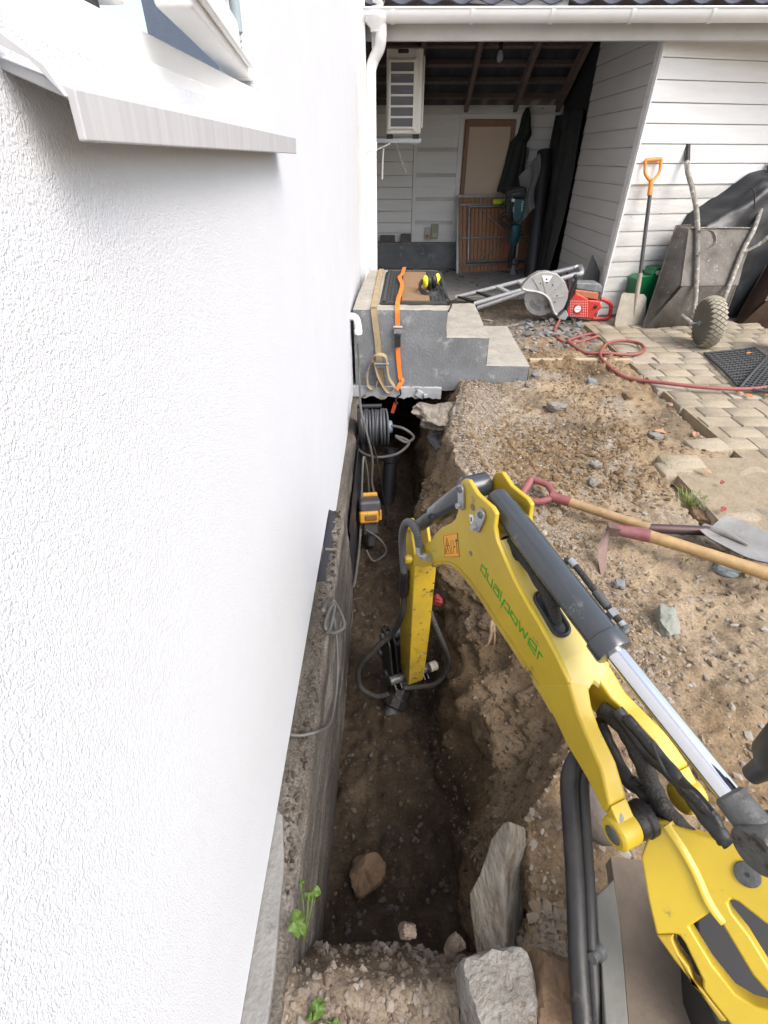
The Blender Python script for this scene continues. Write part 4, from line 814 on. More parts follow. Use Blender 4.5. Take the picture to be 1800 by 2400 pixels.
# fork legs
leg_out = [c2_(*q) for q in ((150, 0), (275, 240), (350, 400), (480, 620), (600, 860))]
leg_arr = [c2_(*q) for q in ((365, 0), (420, 200), (480, 340), (575, 560), (630, 800))]
leg_in = [c2_(*q) for q in ((560, 90), (585, 230), (635, 430), (700, 600), (800, 840))]
lat_o = [-.05, -.058, -.066, -.078, -.09]
st_lo = [loc(eb(u, v, l))[:2] for (u, v), l in zip(leg_out, lat_o)]; st_up = [loc(eb(u, v, l))[:2] for (u, v), l in zip(leg_arr, lat_o)]
st_in = []
for (u, v), (s_, z) in zip(leg_in, st_up):
    q = loc(on(u, v, el(s_, z, 0), e2)); st_in.append(max(-.062, min(-.012, q[2])))
st_in = [-.006, -.022, -.034, -.044, -.052]
for sg in (1, -1):
    b = B(); rws = []
    for (a0, a1), (c0, c1), lo2, li in zip(st_lo, st_up, lat_o, st_in):
        rws.append([el(a0, a1, lo2 * sg), el(c0, c1, lo2 * sg), el(c0, c1, li * sg), el(a0, a1, li * sg), el(a0, a1, lo2 * sg)])
    if sg < 0: rws = [r[::-1] for r in rws]
    vs2 = [p for r in rws for p in r[:4]]; fs2 = [(i * 4 + k, i * 4 + 4 + k, i * 4 + 4 + (k + 1) % 4, i * 4 + (k + 1) % 4) for i in range(4) for k in range(4)] + [(0, 1, 2, 3), (19, 18, 17, 16)]
    b.add(vs2, fs2); leg = M('boom_fork_leg', b, K['yellow'], exc, bev=.006, seg=3)
    b = B(); b.lathe(el(0, 0, -.094 * sg), e3 * sg, [(0, .022), (.004, .027), (.036, .027), (.042, .024)], 28)
    b.hexa([el(.0, -.022, -.088 * sg), el(.0, .024, -.088 * sg), el(.0, .024, -.054 * sg), el(.0, -.022, -.054 * sg)], [el(st_lo[4][0], st_lo[4][1], -.088 * sg), el(st_up[4][0], st_up[4][1], -.088 * sg), el(st_up[4][0], st_up[4][1], -.054 * sg), el(st_lo[4][0], st_lo[4][1], -.054 * sg)])
    M('boom_eye', b, K['yellow'], leg, bev=.003)
    b = B(); b.lathe(el(0, 0, -.0965 * sg), e3 * sg, [(0, .012), (.002, .0155), (.02, .0155)], 24); M('pivot_pin', b, K['castgrey'], leg)
    if sg > 0:
        b = B(); b.lathe(el(.012, .024, -.078), (e2 * .8 - e3 * .6), [(0, .008), (.006, .008), (.007, .004)], 14); M('grease_nipple', b, K['zinc'], leg)
b = B(); b.lathe(el(0, 0, -.052), e3, [(0, .024), (.006, .027), (.014, .027), (.018, .03), (.03, .03)], 24); M('pivot_bush', b, K['blacksteel'], exc)
# fork throat plate
b = B(); b.prism([el(st_up[0][0], st_up[0][1] - .004, -.046), el(st_up[1][0] + .012, st_up[1][1] - .004, -.05), el(st_up[1][0] + .02, st_up[1][1] - .004, -.028), el(st_up[0][0] - .012, st_up[0][1] - .004, 0), el(st_up[1][0] + .02, st_up[1][1] - .004, .028), el(st_up[1][0] + .012, st_up[1][1] - .004, .05), el(st_up[0][0], st_up[0][1] - .004, .046), el(up_[-2][0], up_[-2][1] - .005, .046), el(up_[-2][0], up_[-2][1] - .005, -.046)], -e2 * .012)
M('fork_throat', b, K['yellow_dusty'], exc, bev=.003)
# slotted hose port in the top face with its hose
def topz(s_): return float(np.interp(s_, [q[0] for q in up_[::-1]], [q[1] for q in up_[::-1]]))
hp_c = loc(on(1290, 1448, el(up_[6][0], topz(up_[6][0]) - .002, 0), (e2 + e1 * .35).normalized()))
dts = (el(hp_c[0] + .05, topz(hp_c[0] + .05), 0) - el(hp_c[0], topz(hp_c[0]), 0)).normalized(); dnn = dts.cross(e3).normalized()
if dnn.z < 0: dnn = -dnn
pc = el(hp_c[0], topz(hp_c[0]), hp_c[2])
ring = [pc + dts * (.030 * (1 if abs(a_) < math.pi / 2 else -1) + .017 * math.cos(a_)) + e3 * .017 * math.sin(a_) + dnn * .001 for a_ in np.linspace(-math.pi, math.pi, 25)[:-1]]
b = B(); b.tube(ring, .005, 8, closed=True); M('port_grommet', b, K['black'], exc)
b = B(); b.prism([q - dnn * .004 for q in ring], dnn * .004); M('port_recess', b, K['membrane'], exc)
hs_ = [pc - dts * .02 - dnn * .01, pc + dts * .02 + dnn * .022, pc + dts * .09 + dnn * .022, pc + dts * .17 + dnn * .018, eb(1215, 1310, -.012), eb(1185, 1265, -.005)]
b = B(); hsm = cr(hs_, 8); b.tube(hsm, [.0135 + .0012 * math.sin(i * 1.1) for i in range(len(hsm))], 12); M('sleeved_hose', b, K['hose'], exc)
# boom cylinder
A0, A1, A2_ = eb(1178, 1185, 0), eb(1422, 1505, 0), eb(1800, 1975, 0)
ax = (A1 - A0).normalized(); ln = (A1 - A0).length
b = B(); b.lathe(A0 - ax * .03, ax, [(0, .024), (.006, .0265), (.04, .0275), (.05, .0295), (ln + .018, .0295)], 36); M('cylinder_barrel', b, K['cylgrey'], exc)
b = B(); b.lathe(A1 - ax * .012, ax, [(0, .0297), (.002, .0335), (.03, .034), (.034, .032), (.036, .021), (.0365, .018)], 36); M('cylinder_gland', b, K['cylgrey'], exc)
axr = (A2_ - A1).normalized(); rl = (A2_ - A1).length
b = B(); b.lathe(A1, axr, [(0, .0175), (rl * .80, .0175)], 32); M('cylinder_rod', b, K['chrome'], exc)
b = B(); b.lathe(A1 + axr * rl * .80, axr, [(0, .0178), (.004, .022), (.05, .024), (rl * .22, .026)], 28); b.lathe(A2_ - e3 * .03 + axr * .0, e3, [(0, .026), (.003, .03), (.057, .03), (.06, .026)], 24); M('rod_eye', b, K['castgrey'], exc)
# small hydraulic line along the barrel
prp = ax.cross(CF).normalized()
if prp.dot(CR) < 0: prp = -prp
def side(t, o_): return A0 + ax * (ln * t) + prp * o_ + e2 * .006
b = B(); b.tube(cr([side(.52, .028), side(.56, .036), side(.60, .038), side(.75, .037), side(.86, .037), side(.95, .037)], 6), .0062, 10); hl = M('hydraulic_line', b, K['hose'], exc)
for t0, t1, r_ in ((.54, .585, .0085), (.76, .86, .0085), (.88, .92, .0098), (.955, .99, .0075)):
    b = B(); b.cyl(side(t0, .037), side(t1, .037), r_, n=6 if r_ > .009 else 12); M('hose_fitting', b, K['zinc'] if t0 != .76 else K['castgrey'], hl)
b = B(); b.tube(cr([side(.98, .037), side(1.0, .035), side(1.0, .025)], 5), .008, 10); M('elbow_fitting', b, K['castgrey'], hl)
# pins and keeper plates at the knuckle
def kp(px0, px1, r_):
    q0, q1 = eb(*c7(*px0), -LW - .001), eb(*c7(*px1), -LW - .001); d_2 = (q1 - q0).normalized(); nn_ = d_2.cross(e3).normalized(); pts2 = []
    for a_ in np.linspace(-math.pi / 2, math.pi / 2, 10): pts2.append(q1 + d_2 * r_ * math.cos(a_) + nn_ * r_ * math.sin(a_))
    for a_ in np.linspace(math.pi / 2, 3 * math.pi / 2, 10): pts2.append(q0 + d_2 * r_ * math.cos(a_) + nn_ * r_ * math.sin(a_))
    b = B(); b.prism(pts2, -e3 * .006); kpl = M('keeper_plate', b, K['zinc'], exc, bev=.0015)
    b = B(); b.lathe(q1 - e3 * .006, -e3, [(0, .011), (.002, .011), (.0025, .0075), (.010, .0075)], 6); M('bolt', b, K['zinc'], kpl); 
    b = B(); b.lathe(q0 - e3 * .006, -e3, [(0, .008), (.003, .007)], 18); M('pin_end', b, K['castgrey'], kpl)
kp((507, 185), (508, 285), .0125); kp((638, 348), (606, 425), .0145)
b = B(); q = eb(*c7(575, 300), -LW - .0004); b.lathe(q, -e3, [(0, .0085), (.0008, .0085)], 16); M('bore_hole', b, K['timber_dark'], exc)
b = B(); q = eb(*c7(563, 600), -LW - .0004); b.lathe(q, -e3, [(0, .006), (.0008, .006)], 16); M('bore_hole', b, K['timber_dark'], exc)
b = B(); b.prism([eb(*c7(*p_), -LW - .0006) for p_ in ((553, 345), (578, 350), (588, 415), (562, 405))], -e3 * .0006); M('white_sticker', b, K['white'], exc)
b = B(); b.prism([eb(*c7(*p_), -LW - .0014) for p_ in ((560, 365), (568, 366), (570, 395), (562, 392))], -e3 * .0004); M('sticker_print', b, K['stickerblack'], exc)
# warning sticker
sk = [c7(*p_) for p_ in ((380, 482), (476, 463), (491, 624), (390, 628))]
b = B(); b.prism([eb(u, v, -LW - .0006) for u, v in sk], -e3 * .0006); stk = M('warning_sticker', b, K['sticker'], exc)
def ink(pts, wpx=.0016, closed=False, name='sticker_print', parent=stk, mat='stickerblack', lat=-LW - .0016):
    P_ = [eb(*c7(*p_), lat) for p_ in pts]; b = B(); n = len(P_)
    for i in range(n if closed else n - 1):
        b.bar(P_[i], P_[(i + 1) % n], wpx * .6, .0006, up=e3)
    return b
b = B()
for seg_ in (ink(((384, 487), (474, 469), (487, 620), (394, 624)), .0014, True), ink(((406, 500), (396, 602), (436, 598)), .002, True), ink(((408, 530), (410, 560), (420, 590)), .0035), ink(((400, 552), (424, 548)), .0025), ink(((432, 520), (440, 600), (452, 598), (446, 516)), .001, True), ink(((468, 505), (474, 600)), .004), ink(((460, 520), (480, 515)), .004), ink(((450, 560), (462, 556)), .004), ink(((408, 570), (402, 595)), .002)):
    b.add(seg_.v, seg_.f)
M('sticker_print', b, K['stickerblack'], stk)
# lettering along the boom: strokes measured in letter boxes along a curved baseline
def lt_(x, y): return eb(1090 + .1326 * x, 1290 + .1326 * y, -LW - .0006)
LET = [('d', [[(365, 345), (298, 250), (275, 345), (355, 482), (380, 325)]]), ('u', [[(405, 410), (385, 520), (465, 652), (485, 520)]]), ('a', [[(525, 597), (603, 705), (580, 835), (495, 692), (512, 640), (597, 742)]]),
       ('l', [[(645, 735), (612, 890)]]), ('p', [[(735, 930), (787, 1000), (770, 1115), (690, 1003)]]), ('o', [[(820, 1070), (800, 1140), (900, 1328), (922, 1235), (820, 1070)]]), ('w', [[(960, 1255), (965, 1430), (1020, 1380), (1050, 1552), (1105, 1458)]]),
       ('e', [[(1140, 1625), (1245, 1790), (1260, 1690), (1140, 1550), (1113, 1650), (1235, 1850)]]), ('r', [[(1275, 1915), (1305, 1790), (1365, 1880)]])]
for ch, strokes in LET:
    b = B()
    for s2 in strokes:
        P_ = [lt_(*q) for q in s2]
        for i_ in range(len(P_) - 1):
            d3 = (P_[i_ + 1] - P_[i_]).normalized() * .0008; b.bar(P_[i_] - d3, P_[i_ + 1] + d3, .0036, .0006, up=e3)
    M('letter', b, K['decal'], exc)
b = B(); b.prism([lt_(*q) for q in ((690, 860), (718, 885), (672, 945), (690, 955), (600, 1030), (650, 960), (632, 950))], -e3 * .0006); M('lightning_mark', b, K['decal'], exc)
# dipper cylinder between the knuckle and the dipper tail
D0, D1 = eb(*c7(590, 165), 0), eb(988, 1228, 0); axd = (D1 - D0).normalized(); ld = (D1 - D0).length
b = B(); b.lathe(D0 - e3 * .034, e3, [(0, .024), (.004, .029), (.064, .029), (.068, .024)], 24); M('cylinder_head_eye', b, K['cylgrey'], exc)
b = B(); b.lathe(D0 + axd * .02, axd, [(0, .022), (.01, .029), (ld * .62, .029), (ld * .63, .024)], 32); M('dipper_cylinder', b, K['cylgrey'], exc)
b = B(); b.lathe(D0 + axd * ld * .6, axd, [(0, .015), (ld * .2, .015), (ld * .22, .020), (ld * .42, .021)], 20); M('dipper_cylinder_rod', b, K['castgrey'], exc)
for k in range(5):
    b = B(); q = eb(*c7(915 + k * 3, 320 + k * 22), .066 + .004 * (k % 2)); b.tube(cr([q + e1 * .05, q + e2 * .012, q - e1 * .03 - e2 * .02, q - e1 * .02 - e2 * .06], 5), .005, 8); M('hose', b, K['black'], exc)
# dipper arm
TH_, HG, BT = eb(978, 1226, 0), eb(988, 1302, 0), eb(968, 1588, 0)
dd_ = (BT - HG).normalized(); df = dd_.cross(e3).normalized()
if df.dot(e1) > 0: df = -df                                      # df points towards the machine
b = B(); wl, wb = .037, .030
def dsec(t, w_, f0, f1): q = HG + dd_ * t; return [q - e3 * w_ + df * f1, q + e3 * w_ + df * f1, q + e3 * w_ - df * f0, q - e3 * w_ - df * f0]
LB = (BT - HG).length; LT = (HG - TH_).length
secs = [dsec(.005, .036, .06, .026), dsec(.05, .041, .075, .034), dsec(LB * .55, .039, .07, .034), dsec(LB * .93, .035, .055, .030), dsec(LB, .033, .05, .026)]
for s0, s1 in zip(secs[:-1], secs[1:]): pass
vs2 = [p for r in secs for p in r]; n5 = len(secs)
b.add(vs2, [(i * 4 + k, i * 4 + (k + 1) % 4, i * 4 + 4 + (k + 1) % 4, i * 4 + 4 + k) for i in range(n5 - 1) for k in range(4)] + [(3, 2, 1, 0), tuple((n5 - 1) * 4 + k for k in range(4))])
dip = M('dipper', b, K['yellow_worn'], exc, bev=.004)
pts_, sz_ = [], []
for k in range(170):
    t_ = LB * (.05 + .9 * random.random() ** .8); w_ = .038 - .006 * t_ / LB
    if random.random() < .65: q_ = HG + dd_ * t_ + e3 * random.uniform(-w_, w_) + df * (.0335 - .004 * max(0, t_ / LB - .55))
    else: q_ = HG + dd_ * t_ - e3 * (w_ + .001) + df * random.uniform(-.05, .03)
    pts_.append(tuple(q_)); sz_.append(.0012 + .0045 * random.random() ** 3)
mud = scatter('dried_mud', None, pts_, sz_, K['bankclods'], flat=.5)
del mud['category']; adopt(mud, exc)
for lt in (-.034, .022):
    b = B(); q = [HG + dd_ * .02 + df * .02, HG + df * .024, TH_ + df * .018, TH_ - dd_ * .022, TH_ - df * .024, HG - df * .05, HG + dd_ * .02 - df * .055]
    b.prism([p + e3 * lt for p in q], e3 * .012); M('dipper_tail_plate', b, K['yellow'], dip, bev=.003)
b = B(); b.lathe(TH_ - e3 * .046, e3, [(0, .012), (.003, .020), (.034, .020), (.036, .016)], 22); M('tail_boss', b, K['yellow'], dip)
b = B(); b.lathe(TH_ - e3 * .048, -e3, [(0, .007), (.003, .006)], 14); M('grease_nipple', b, K['zinc'], dip)
b = B(); b.lathe(HG - e3 * .060, e3, [(0, .012), (.004, .015), (.02, .015), (.022, .010), (.12, .010)], 20); M('hinge_pin', b, K['yellow'], dip)
# corrugated hose over the hinge
hpts = [eb(948, 1352, -.058), eb(944, 1300, -.062), eb(943, 1258, -.066), eb(950, 1229, -.068), eb(964, 1226, -.068), eb(977, 1248, -.066), eb(983, 1280, -.064)]
hc_ = cr(hpts, 14); b = B(); b.tube(hc_, [.0115 + (.0014 if i % 2 else 0) for i in range(len(hc_))], 12); M('corrugated_hose', b, pmat('grey corrugated sleeve', (.055, .055, .058), (.085, .085, .085), 8, .5), exc)
b = B(); b.cyl(eb(982, 1280, -.064), eb(983, 1294, -.064), .011, n=12); b.tube(cr([eb(983, 1294, -.064), eb(987, 1304, -.066), eb(996, 1306, -.064)], 5), .0075, 10); b.cyl(eb(996, 1306, -.064), eb(1006, 1307, -.06), .0115, n=6); M('hose_elbow', b, K['zinc'], exc)
# hose bundle down the left of the dipper and loops to the breaker
b = B(); b.tube(cr([eb(948, 1340, -.058), eb(947, 1365, -.058), eb(945, 1395, -.058)], 4), .0165, 10); M('hose_clamp_block', b, K['blacksteel'], exc)
LOOP = .05
hl1 = [eb(946, 1385, -.058), eb(944, 1430, -.058), gz(925, 1478, -.17), gz(880, 1520, -.25), gz(842, 1565, -.35), gz(845, 1610, -.45), gz(880, 1632, -.47), gz(912, 1626, -.46)]
b = B(); b.tube(cr(hl1, 8), .0108, 12); M('breaker_hose', b, K['hose'], exc)
hl2 = [eb(985, 1350, .03), eb(1004, 1425, .052), eb(1030, 1490, .07), gz(1050, 1545, -.33), gz(1046, 1580, -.40), gz(1018, 1604, -.44), gz(980, 1610, -.46), gz(945, 1612, -.46)]
b = B(); b.tube(cr(hl2, 8), .0108, 12); M('breaker_hose', b, K['hose'], exc)
# quick hitch plates, breaker
QC = BT + dd_ * .02
for lt in (-.085, -.060, .045, .062):
    b = B(); q = [BT - dd_ * .17 - df * .06, BT - dd_ * .20 - df * .10, BT - dd_ * .19 - df * .15, BT - dd_ * .02 - df * .17, BT + dd_ * .055 - df * .11, BT + dd_ * .06 + df * .0, BT + dd_ * .02 + df * .02, BT - df * .02]
    b.prism([p + e3 * lt for p in q], e3 * .009); M('hitch_plate', b, K['blacksteel'], exc, bev=.003)
b = B(); b.prism([p + e3 * -.045 for p in (BT - dd_ * .14 - df * .075, BT - dd_ * .15 - df * .13, BT - dd_ * .02 - df * .145, BT + dd_ * .045 - df * .09, BT + dd_ * .05 - df * .01, BT - df * .055)], e3 * .085); M('hitch_block', b, K['blacksteel'], exc, bev=.006)
for t_, f_, r_ in ((-.0, -.02, .02), (.03, -.075, .02), (-.165, -.115, .02), (-.03, -.145, .018)):
    b = B(); b.lathe(BT + dd_ * t_ + df * f_ - e3 * .098, e3, [(0, r_ * .8), (.003, r_), (.18, r_), (.183, r_ * .8)], 16); M('hitch_pin', b, K['castgrey'], exc)
b = B(); b.lathe(BT + e3 * .075 - dd_ * .03, e3, [(0, .02), (.03, .02), (.035, .014)], 14); M('hitch_pin_cap', b, K['concrete_worn'], exc)
TIP = V((.012, 1.14, -.615)); B0 = BT + dd_ * .05 - df * .06; axb = (TIP - B0).normalized(); lb_ = (TIP - B0).length
b = B(); b.lathe(B0, axb, [(0, .052), (.01, .058), (lb_ * .30, .058), (lb_ * .31, .050), (lb_ * .5, .050), (lb_ * .52, .056), (lb_ * .72, .056), (lb_ * .75, .04)], 10); M('breaker_body', b, K['blacksteel'], exc, bev=.003)
b = B(); b.lathe(B0 + axb * lb_ * .74, axb, [(0, .033), (lb_ * .2, .033), (lb_ * .32, .012)], 14); M('breaker_chisel', b, K['castgrey'], exc)
# swing post casting: slotted yellow casting carrying the boom foot
SP = EAR + e3 * .055; SN = V((-.55, -.50, .67)).normalized()
def sp(x, y, off=0): u, v = c2_(x, y); return on(u, v, SP + SN * off, SN)
post = [(835, 1130), (900, 930), (940, 895), (1010, 905), (1080, 940), (1250, 1000), (1450, 1030), (1530, 1030), (1600, 1090), (1700, 1200), (1760, 1330), (1760, 1640), (1640, 1560), (1470, 1425), (1425, 1405), (1400, 1430), (1430, 1500), (1540, 1640), (1700, 1900), (1800, 2100), (1700, 2060), (1560, 1900), (1310, 1480), (1150, 1585), (1300, 1830), (1450, 2020), (1580, 2100), (1800, 2160), (1800, 2420), (1560, 2400), (1290, 2060), (1235, 1985), (1235, 1930), (1120, 1690), (1085, 1640), (1052, 1632), (935, 1636), (880, 1400)]
strip_ = [(935, 1637), (1051, 1633), (1040, 1668), (1082, 1760), (1150, 1850), (1180, 1950), (1234, 1986), (1289, 2061), (1400, 2200), (1350, 2200), (1200, 1990), (1050, 1800)]
b = B(); b.prism([sp(*q) for q in post], -SN * .035); swp = M('swing_post', b, K['yellow'], exc, bev=.005, seg=3)
b = B(); b.prism([sp(*q) for q in strip_], -SN * .034); M('post_outer_web', b, K['yellow_worn'], swp, bev=.004, seg=3)
b = B(); b.tube(cr([sp(1010, 915, -.002), sp(1110, 1060, -.002), sp(1200, 1220, -.002), sp(1290, 1420, -.002), sp(1380, 1540, -.004)], 6), [.011] * 25, 12, flat=.35); M('casting_rib', b, K['yellow'], swp)
q = sp(1525, 1240, 0); b = B(); b.lathe(q, SN, [(0, .017), (.003, .017), (.004, .015)], 24); M('post_pin', b, K['castgrey'], swp); b = B(); b.lathe(q + SN * .004, SN, [(0, .003), (.001, .003)], 12); M('pin_centre', b, K['black'], swp)
b = B(); b.prism([sp(1590, 1130, .001), sp(1660, 1080, .001), sp(1720, 1150, .001), sp(1660, 1220, .001)], SN * .004); M('post_tab', b, K['zinc'], swp)
# dark frame and hoses behind the casting
def fl(x, y, z): u, v = c2_(x, y); return gz(u, v, z)
b = B(); b.prism([fl(x, y, .22) for x, y in ((1180, 1400), (1480, 1380), (1900, 1700), (1900, 2500), (1400, 2400), (1240, 2000))], V((0, 0, -.10))); M('chassis_block', b, pmat('plain dark chassis paint', (.012, .012, .012), (.02, .019, .018), 4, .7), exc, bev=.005)  # chassis block behind the slots, one plain dark paint
b = B(); b.prism([fl(x, y, .16) for x, y in ((660, 1270), (700, 1560), (720, 1750), (765, 2300), (610, 2300), (580, 1850), (555, 1640), (545, 1380))], V((0, 0, -.03))); M('frame_plate', b, pmat('grey green frame paint', (.11, .115, .10), (.15, .145, .125), 9, .7, bump=.2), exc, bev=.003)
b = B(); b.prism([fl(x, y, .13) for x, y in ((660, 1270), (640, 1130), (860, 1150), (940, 1640), (1200, 1990), (1400, 2300), (765, 2300), (720, 1750))], V((0, 0, -.04))); M('deck_plate', b, pmat('dusty deck', (.17, .13, .095), (.10, .08, .062), 5, .8, bump=.3), exc)
b = B(); b.lathe(fl(560, 1735, .165), V((-.7, -.5, .4)), [(0, .016), (.01, .014), (.012, .009), (.026, .009)], 14); M('frame_bolt', b, K['castgrey'], exc)
for dx, r_ in ((0, .017), (85, .012)):
    hh_ = [fl(430 + dx, 480 + dx, .38), fl(375 + dx, 620, .36), fl(385 + dx, 900, .30), fl(410 + dx, 1300, .22), fl(430 + dx, 1800, .16), fl(465 + dx, 2300, .13)]
    b = B(); b.tube(cr(hh_, 8), r_, 12); M('chassis_hose', b, K['black'], exc)
b = B(); q = fl(500, 830, .10); b.ell(q, (.045, .075, .05), 18, 10, Matrix.Rotation(.5, 3, 'Z')); M('counter_roller', b, pmat('dirty roller', (.15, .125, .10), (.10, .085, .07), 8, .8, bump=.5, bscale=30), exc)
for pts, r_, mt in (([(600, 130), (740, 240), (850, 430), (940, 640), (1030, 800), (1180, 960)], .0155, 'hose'), ([(590, 200), (640, 330), (760, 560), (850, 640), (960, 820), (1050, 900)], .011, 'black'), ([(700, 130), (900, 400), (1080, 560), (1210, 720), (1330, 880), (1450, 1000)], .012, 'black'), ([(760, 180), (1000, 450), (1180, 660), (1330, 820), (1420, 1010)], .010, 'blacksteel'), ([(660, 470), (760, 600), (880, 690), (960, 850), (1000, 900)], .010, 'black')):
    P_ = cr([eb(*c2_(x, y), .012 + (k % 2) * .006) - e2 * .022 for k, (x, y) in enumerate(pts)], 8); b = B(); b.tube(P_, [r_ * (1 + .06 * math.sin(i * 1.3)) for i in range(len(P_))], 12); M('boom_hose', b, K[mt], exc)
b = B(); b.tube(cr([eb(*c2_(x, y), .0) for x, y in ((905, 390), (1010, 600), (1180, 690), (1300, 830))], 6), .0028, 8); M('thin_wire', b, K['black'], exc)
# control lever at the right edge, close to the operator
q = CC + ray(1822, 1750) * .62; b = B(); b.lathe(q - V((0, 0, .075)), (.15, -.1, 1), [(0, .012), (.03, .015), (.05, .03), (.09, .038), (.12, .034), (.14, .018), (.145, .004)], 24); M('control_lever', b, pmat('black lever grip', (.018, .019, .018), (.028, .028, .026), 6, .45), exc)
# ================================================================== THINGS IN THE TRENCH
rl_ = T('cable_reel', (-.09, 2.92, -.26), 'black cable drum full of dark cable hanging against the foundation under the steps', 'cable reel')
RC = V((-.10, 2.92, -.135))
b = B(); b.lathe(RC + V((.085, 0, 0)), (1, .12, 0), [(0, .118), (.004, .122), (.010, .122), (.012, .118), (.012, .03)], 30); M('flange', b, pmat('blue grey flange', (.075, .085, .095), (.05, .058, .065), 8, .5), rl_)
b = B(); b.lathe(RC + V((-.095, 0, 0)), (1, .12, 0), [(0, .118), (.010, .122), (.012, .118)], 30); M('flange', b, K['black'], rl_)
for k in range(11):
    x = -.078 + .0155 * k; rr = .108 + random.uniform(-.012, .006); c_ = RC + V((x, random.uniform(-.006, .006), random.uniform(-.006, .006)))
    ring = [c_ + V((.006 * math.sin(a_ * 1 + k), math.cos(a_) * rr, math.sin(a_) * rr)) for a_ in np.linspace(0, 2 * math.pi, 33)[:-1]]
    b = B(); b.tube(ring, .0088, 8, closed=True); M('cable_turn', b, pmat('dark cable', (.035, .038, .044), (.055, .058, .065), 10, .5) if k == 0 else bpy.data.materials['dark cable'], rl_)
b = B(); b.lathe(RC + V((-.09, 0, 0)), (1, 0, 0), [(0, .095), (.18, .095)], 24); M('drum', b, K['black'], rl_)
b = B(); b.cyl(RC + V((-.10, .0, .145)), RC + V((.06, .0, .15)), .013, n=12); M('handle', b, K['black'], rl_)
b = B(); b.lathe(RC + V((.097, 0, 0)), (1, .1, 0), [(0, .05), (.01, .045), (.03, .04), (.035, .02)], 18); M('hub', b, pmat('reel hub', (.16, .20, .25), (.12, .15, .19), 8, .5), rl_)
GC = pmat('grey flex', (.075, .073, .068), (.11, .105, .095), 10, .6)
def cable(name, label, pts, r, mat, n=8):
    t = T(name, pts[-1], label, 'cable'); b = B(); b.tube(cr(pts, 8), r, n); M('flex', b, mat, t); return t
cable('looped_flex', 'grey flex looping out of the front of the cable drum', [RC + V((.11, -.02, .02)), RC + V((.20, -.06, .02)), RC + V((.27, -.08, -.03)), RC + V((.22, -.10, -.06)), RC + V((.15, -.09, -.02)), RC + V((.24, -.10, -.06)), RC + V((.16, -.13, -.13)), RC + V((.02, -.12, -.16)), RC + V((-.09, -.06, -.14)), RC + V((-.10, .0, -.06))], .009, GC)
cable('hanging_flex', 'grey flex hanging over the drum down to the orange tool', [V((-.205, 3.3, .30)), V((-.20, 3.28, .05)), V((-.17, 2.84, .03)), V((-.135, 2.78, -.10)), V((-.10, 2.76, -.28)), V((-.105, 2.74, -.45)), V((-.085, 2.70, -.56)), V((-.12, 2.70, -.58)), V((-.13, 2.68, -.35)), V((-.15, 2.62, -.2)), V((-.165, 2.5, -.45)), V((-.17, 2.3, -.62)), V((-.18, 1.9, -.58)), V((-.195, 1.75, -.40)), V((-.20, 1.62, -.1)), V((-.205, 1.5, .01)), V((-.25, 1.48, .03))], .0075, GC)
cable('thin_black_flex', 'thin dark flex dropping from the drum to the trench floor', [RC + V((.0, -.11, -.05)), V((-.06, 2.78, -.35)), V((-.03, 2.74, -.55)), V((.0, 2.7, -.72)), V((.03, 2.6, -.74))], .005, K['black'])
cable('ledge_flex', 'grey flex coiled on the foundation ledge beside the render edge', [gx(758, 1430, -.2), V((-.2, 1.22, .02)), gz(800, 1440, .0), gz(806, 1470, -.01), gz(780, 1484, .0), gz(762, 1470, .03), gz(772, 1430, .03), gz(785, 1420, .03), gz(775, 1470, .02), gz(766, 1486, .03)], .006, GC)
cable('foundation_flex', 'long grey flex running along the foundation face below the render', [V((-.185, 1.15, .0)), V((-.172, 1.08, -.06)), V((-.168, 1.0, -.13)), V((-.170, .9, -.14)), V((-.172, .8, -.08)), V((-.19, .72, .02)), V((-.23, .70, .035)), V((-.27, .70, .04))], .0045, GC)
b = B(); b.tube(cr([gx(757, 1418, -.23), gx(760, 1436, -.228), gx(758, 1450, -.23)], 4), .007, 8); tag(M('red_plug', b, K['orange'], None), 'small orange plug on the ledge beside the coiled flex', 'plug')
pt = T('power_tool', (-.11, 2.5, -.72), 'orange and black power tool standing in the trench against the foundation', 'power tool')
def pq(x, y, z): return V((-.11, 2.45, -.50)) + Matrix.Rotation(.12, 3, 'Z') @ Matrix.Rotation(-.35, 3, 'X') @ V((x, y, z))
def pbox(x, y, z, a, c, d, m, nm, bev=.012):
    b = B(); b.box(pq(x, y, z), (a, c, d), Matrix.Rotation(.12, 3, 'Z') @ Matrix.Rotation(-.35, 3, 'X')); return M(nm, b, m, pt, bev=bev, seg=3)
pbox(0, .01, .04, .135, .15, .11, K['tooldark'], 'motor_housing', .022); pbox(-.01, -.055, -.005, .12, .06, .075, K['toolyellow'], 'front_cover', .014); pbox(.01, .08, .07, .10, .03, .09, K['toolyellow'], 'rear_cover', .012); pbox(.06, 0, 0, .02, .12, .07, K['toolyellow'], 'side_cover', .008)
pbox(0, -.092, -.002, .07, .01, .03, pmat('vent brown', (.2, .1, .02), (.15, .08, .02), 5, .6), 'vent_panel', .004); pbox(0, -.01, -.08, .09, .09, .09, K['tooldark'], 'battery_pack', .01); pbox(.0, -.0, -.16, .05, .05, .12, K['tooldark'], 'shank', .015)
cable('tool_flex', 'short flex looping out of the orange tool', [pq(-.03, -.06, -.09), pq(.05, -.12, -.14), pq(.08, -.13, -.22), pq(.0, -.16, -.26), pq(-.04, -.12, -.2)], .006, GC)
pd = T('plastic_pipe', (.02, 3.0, -.8), 'dark plastic drain pipe standing deep in the trench under the steps', 'pipe')
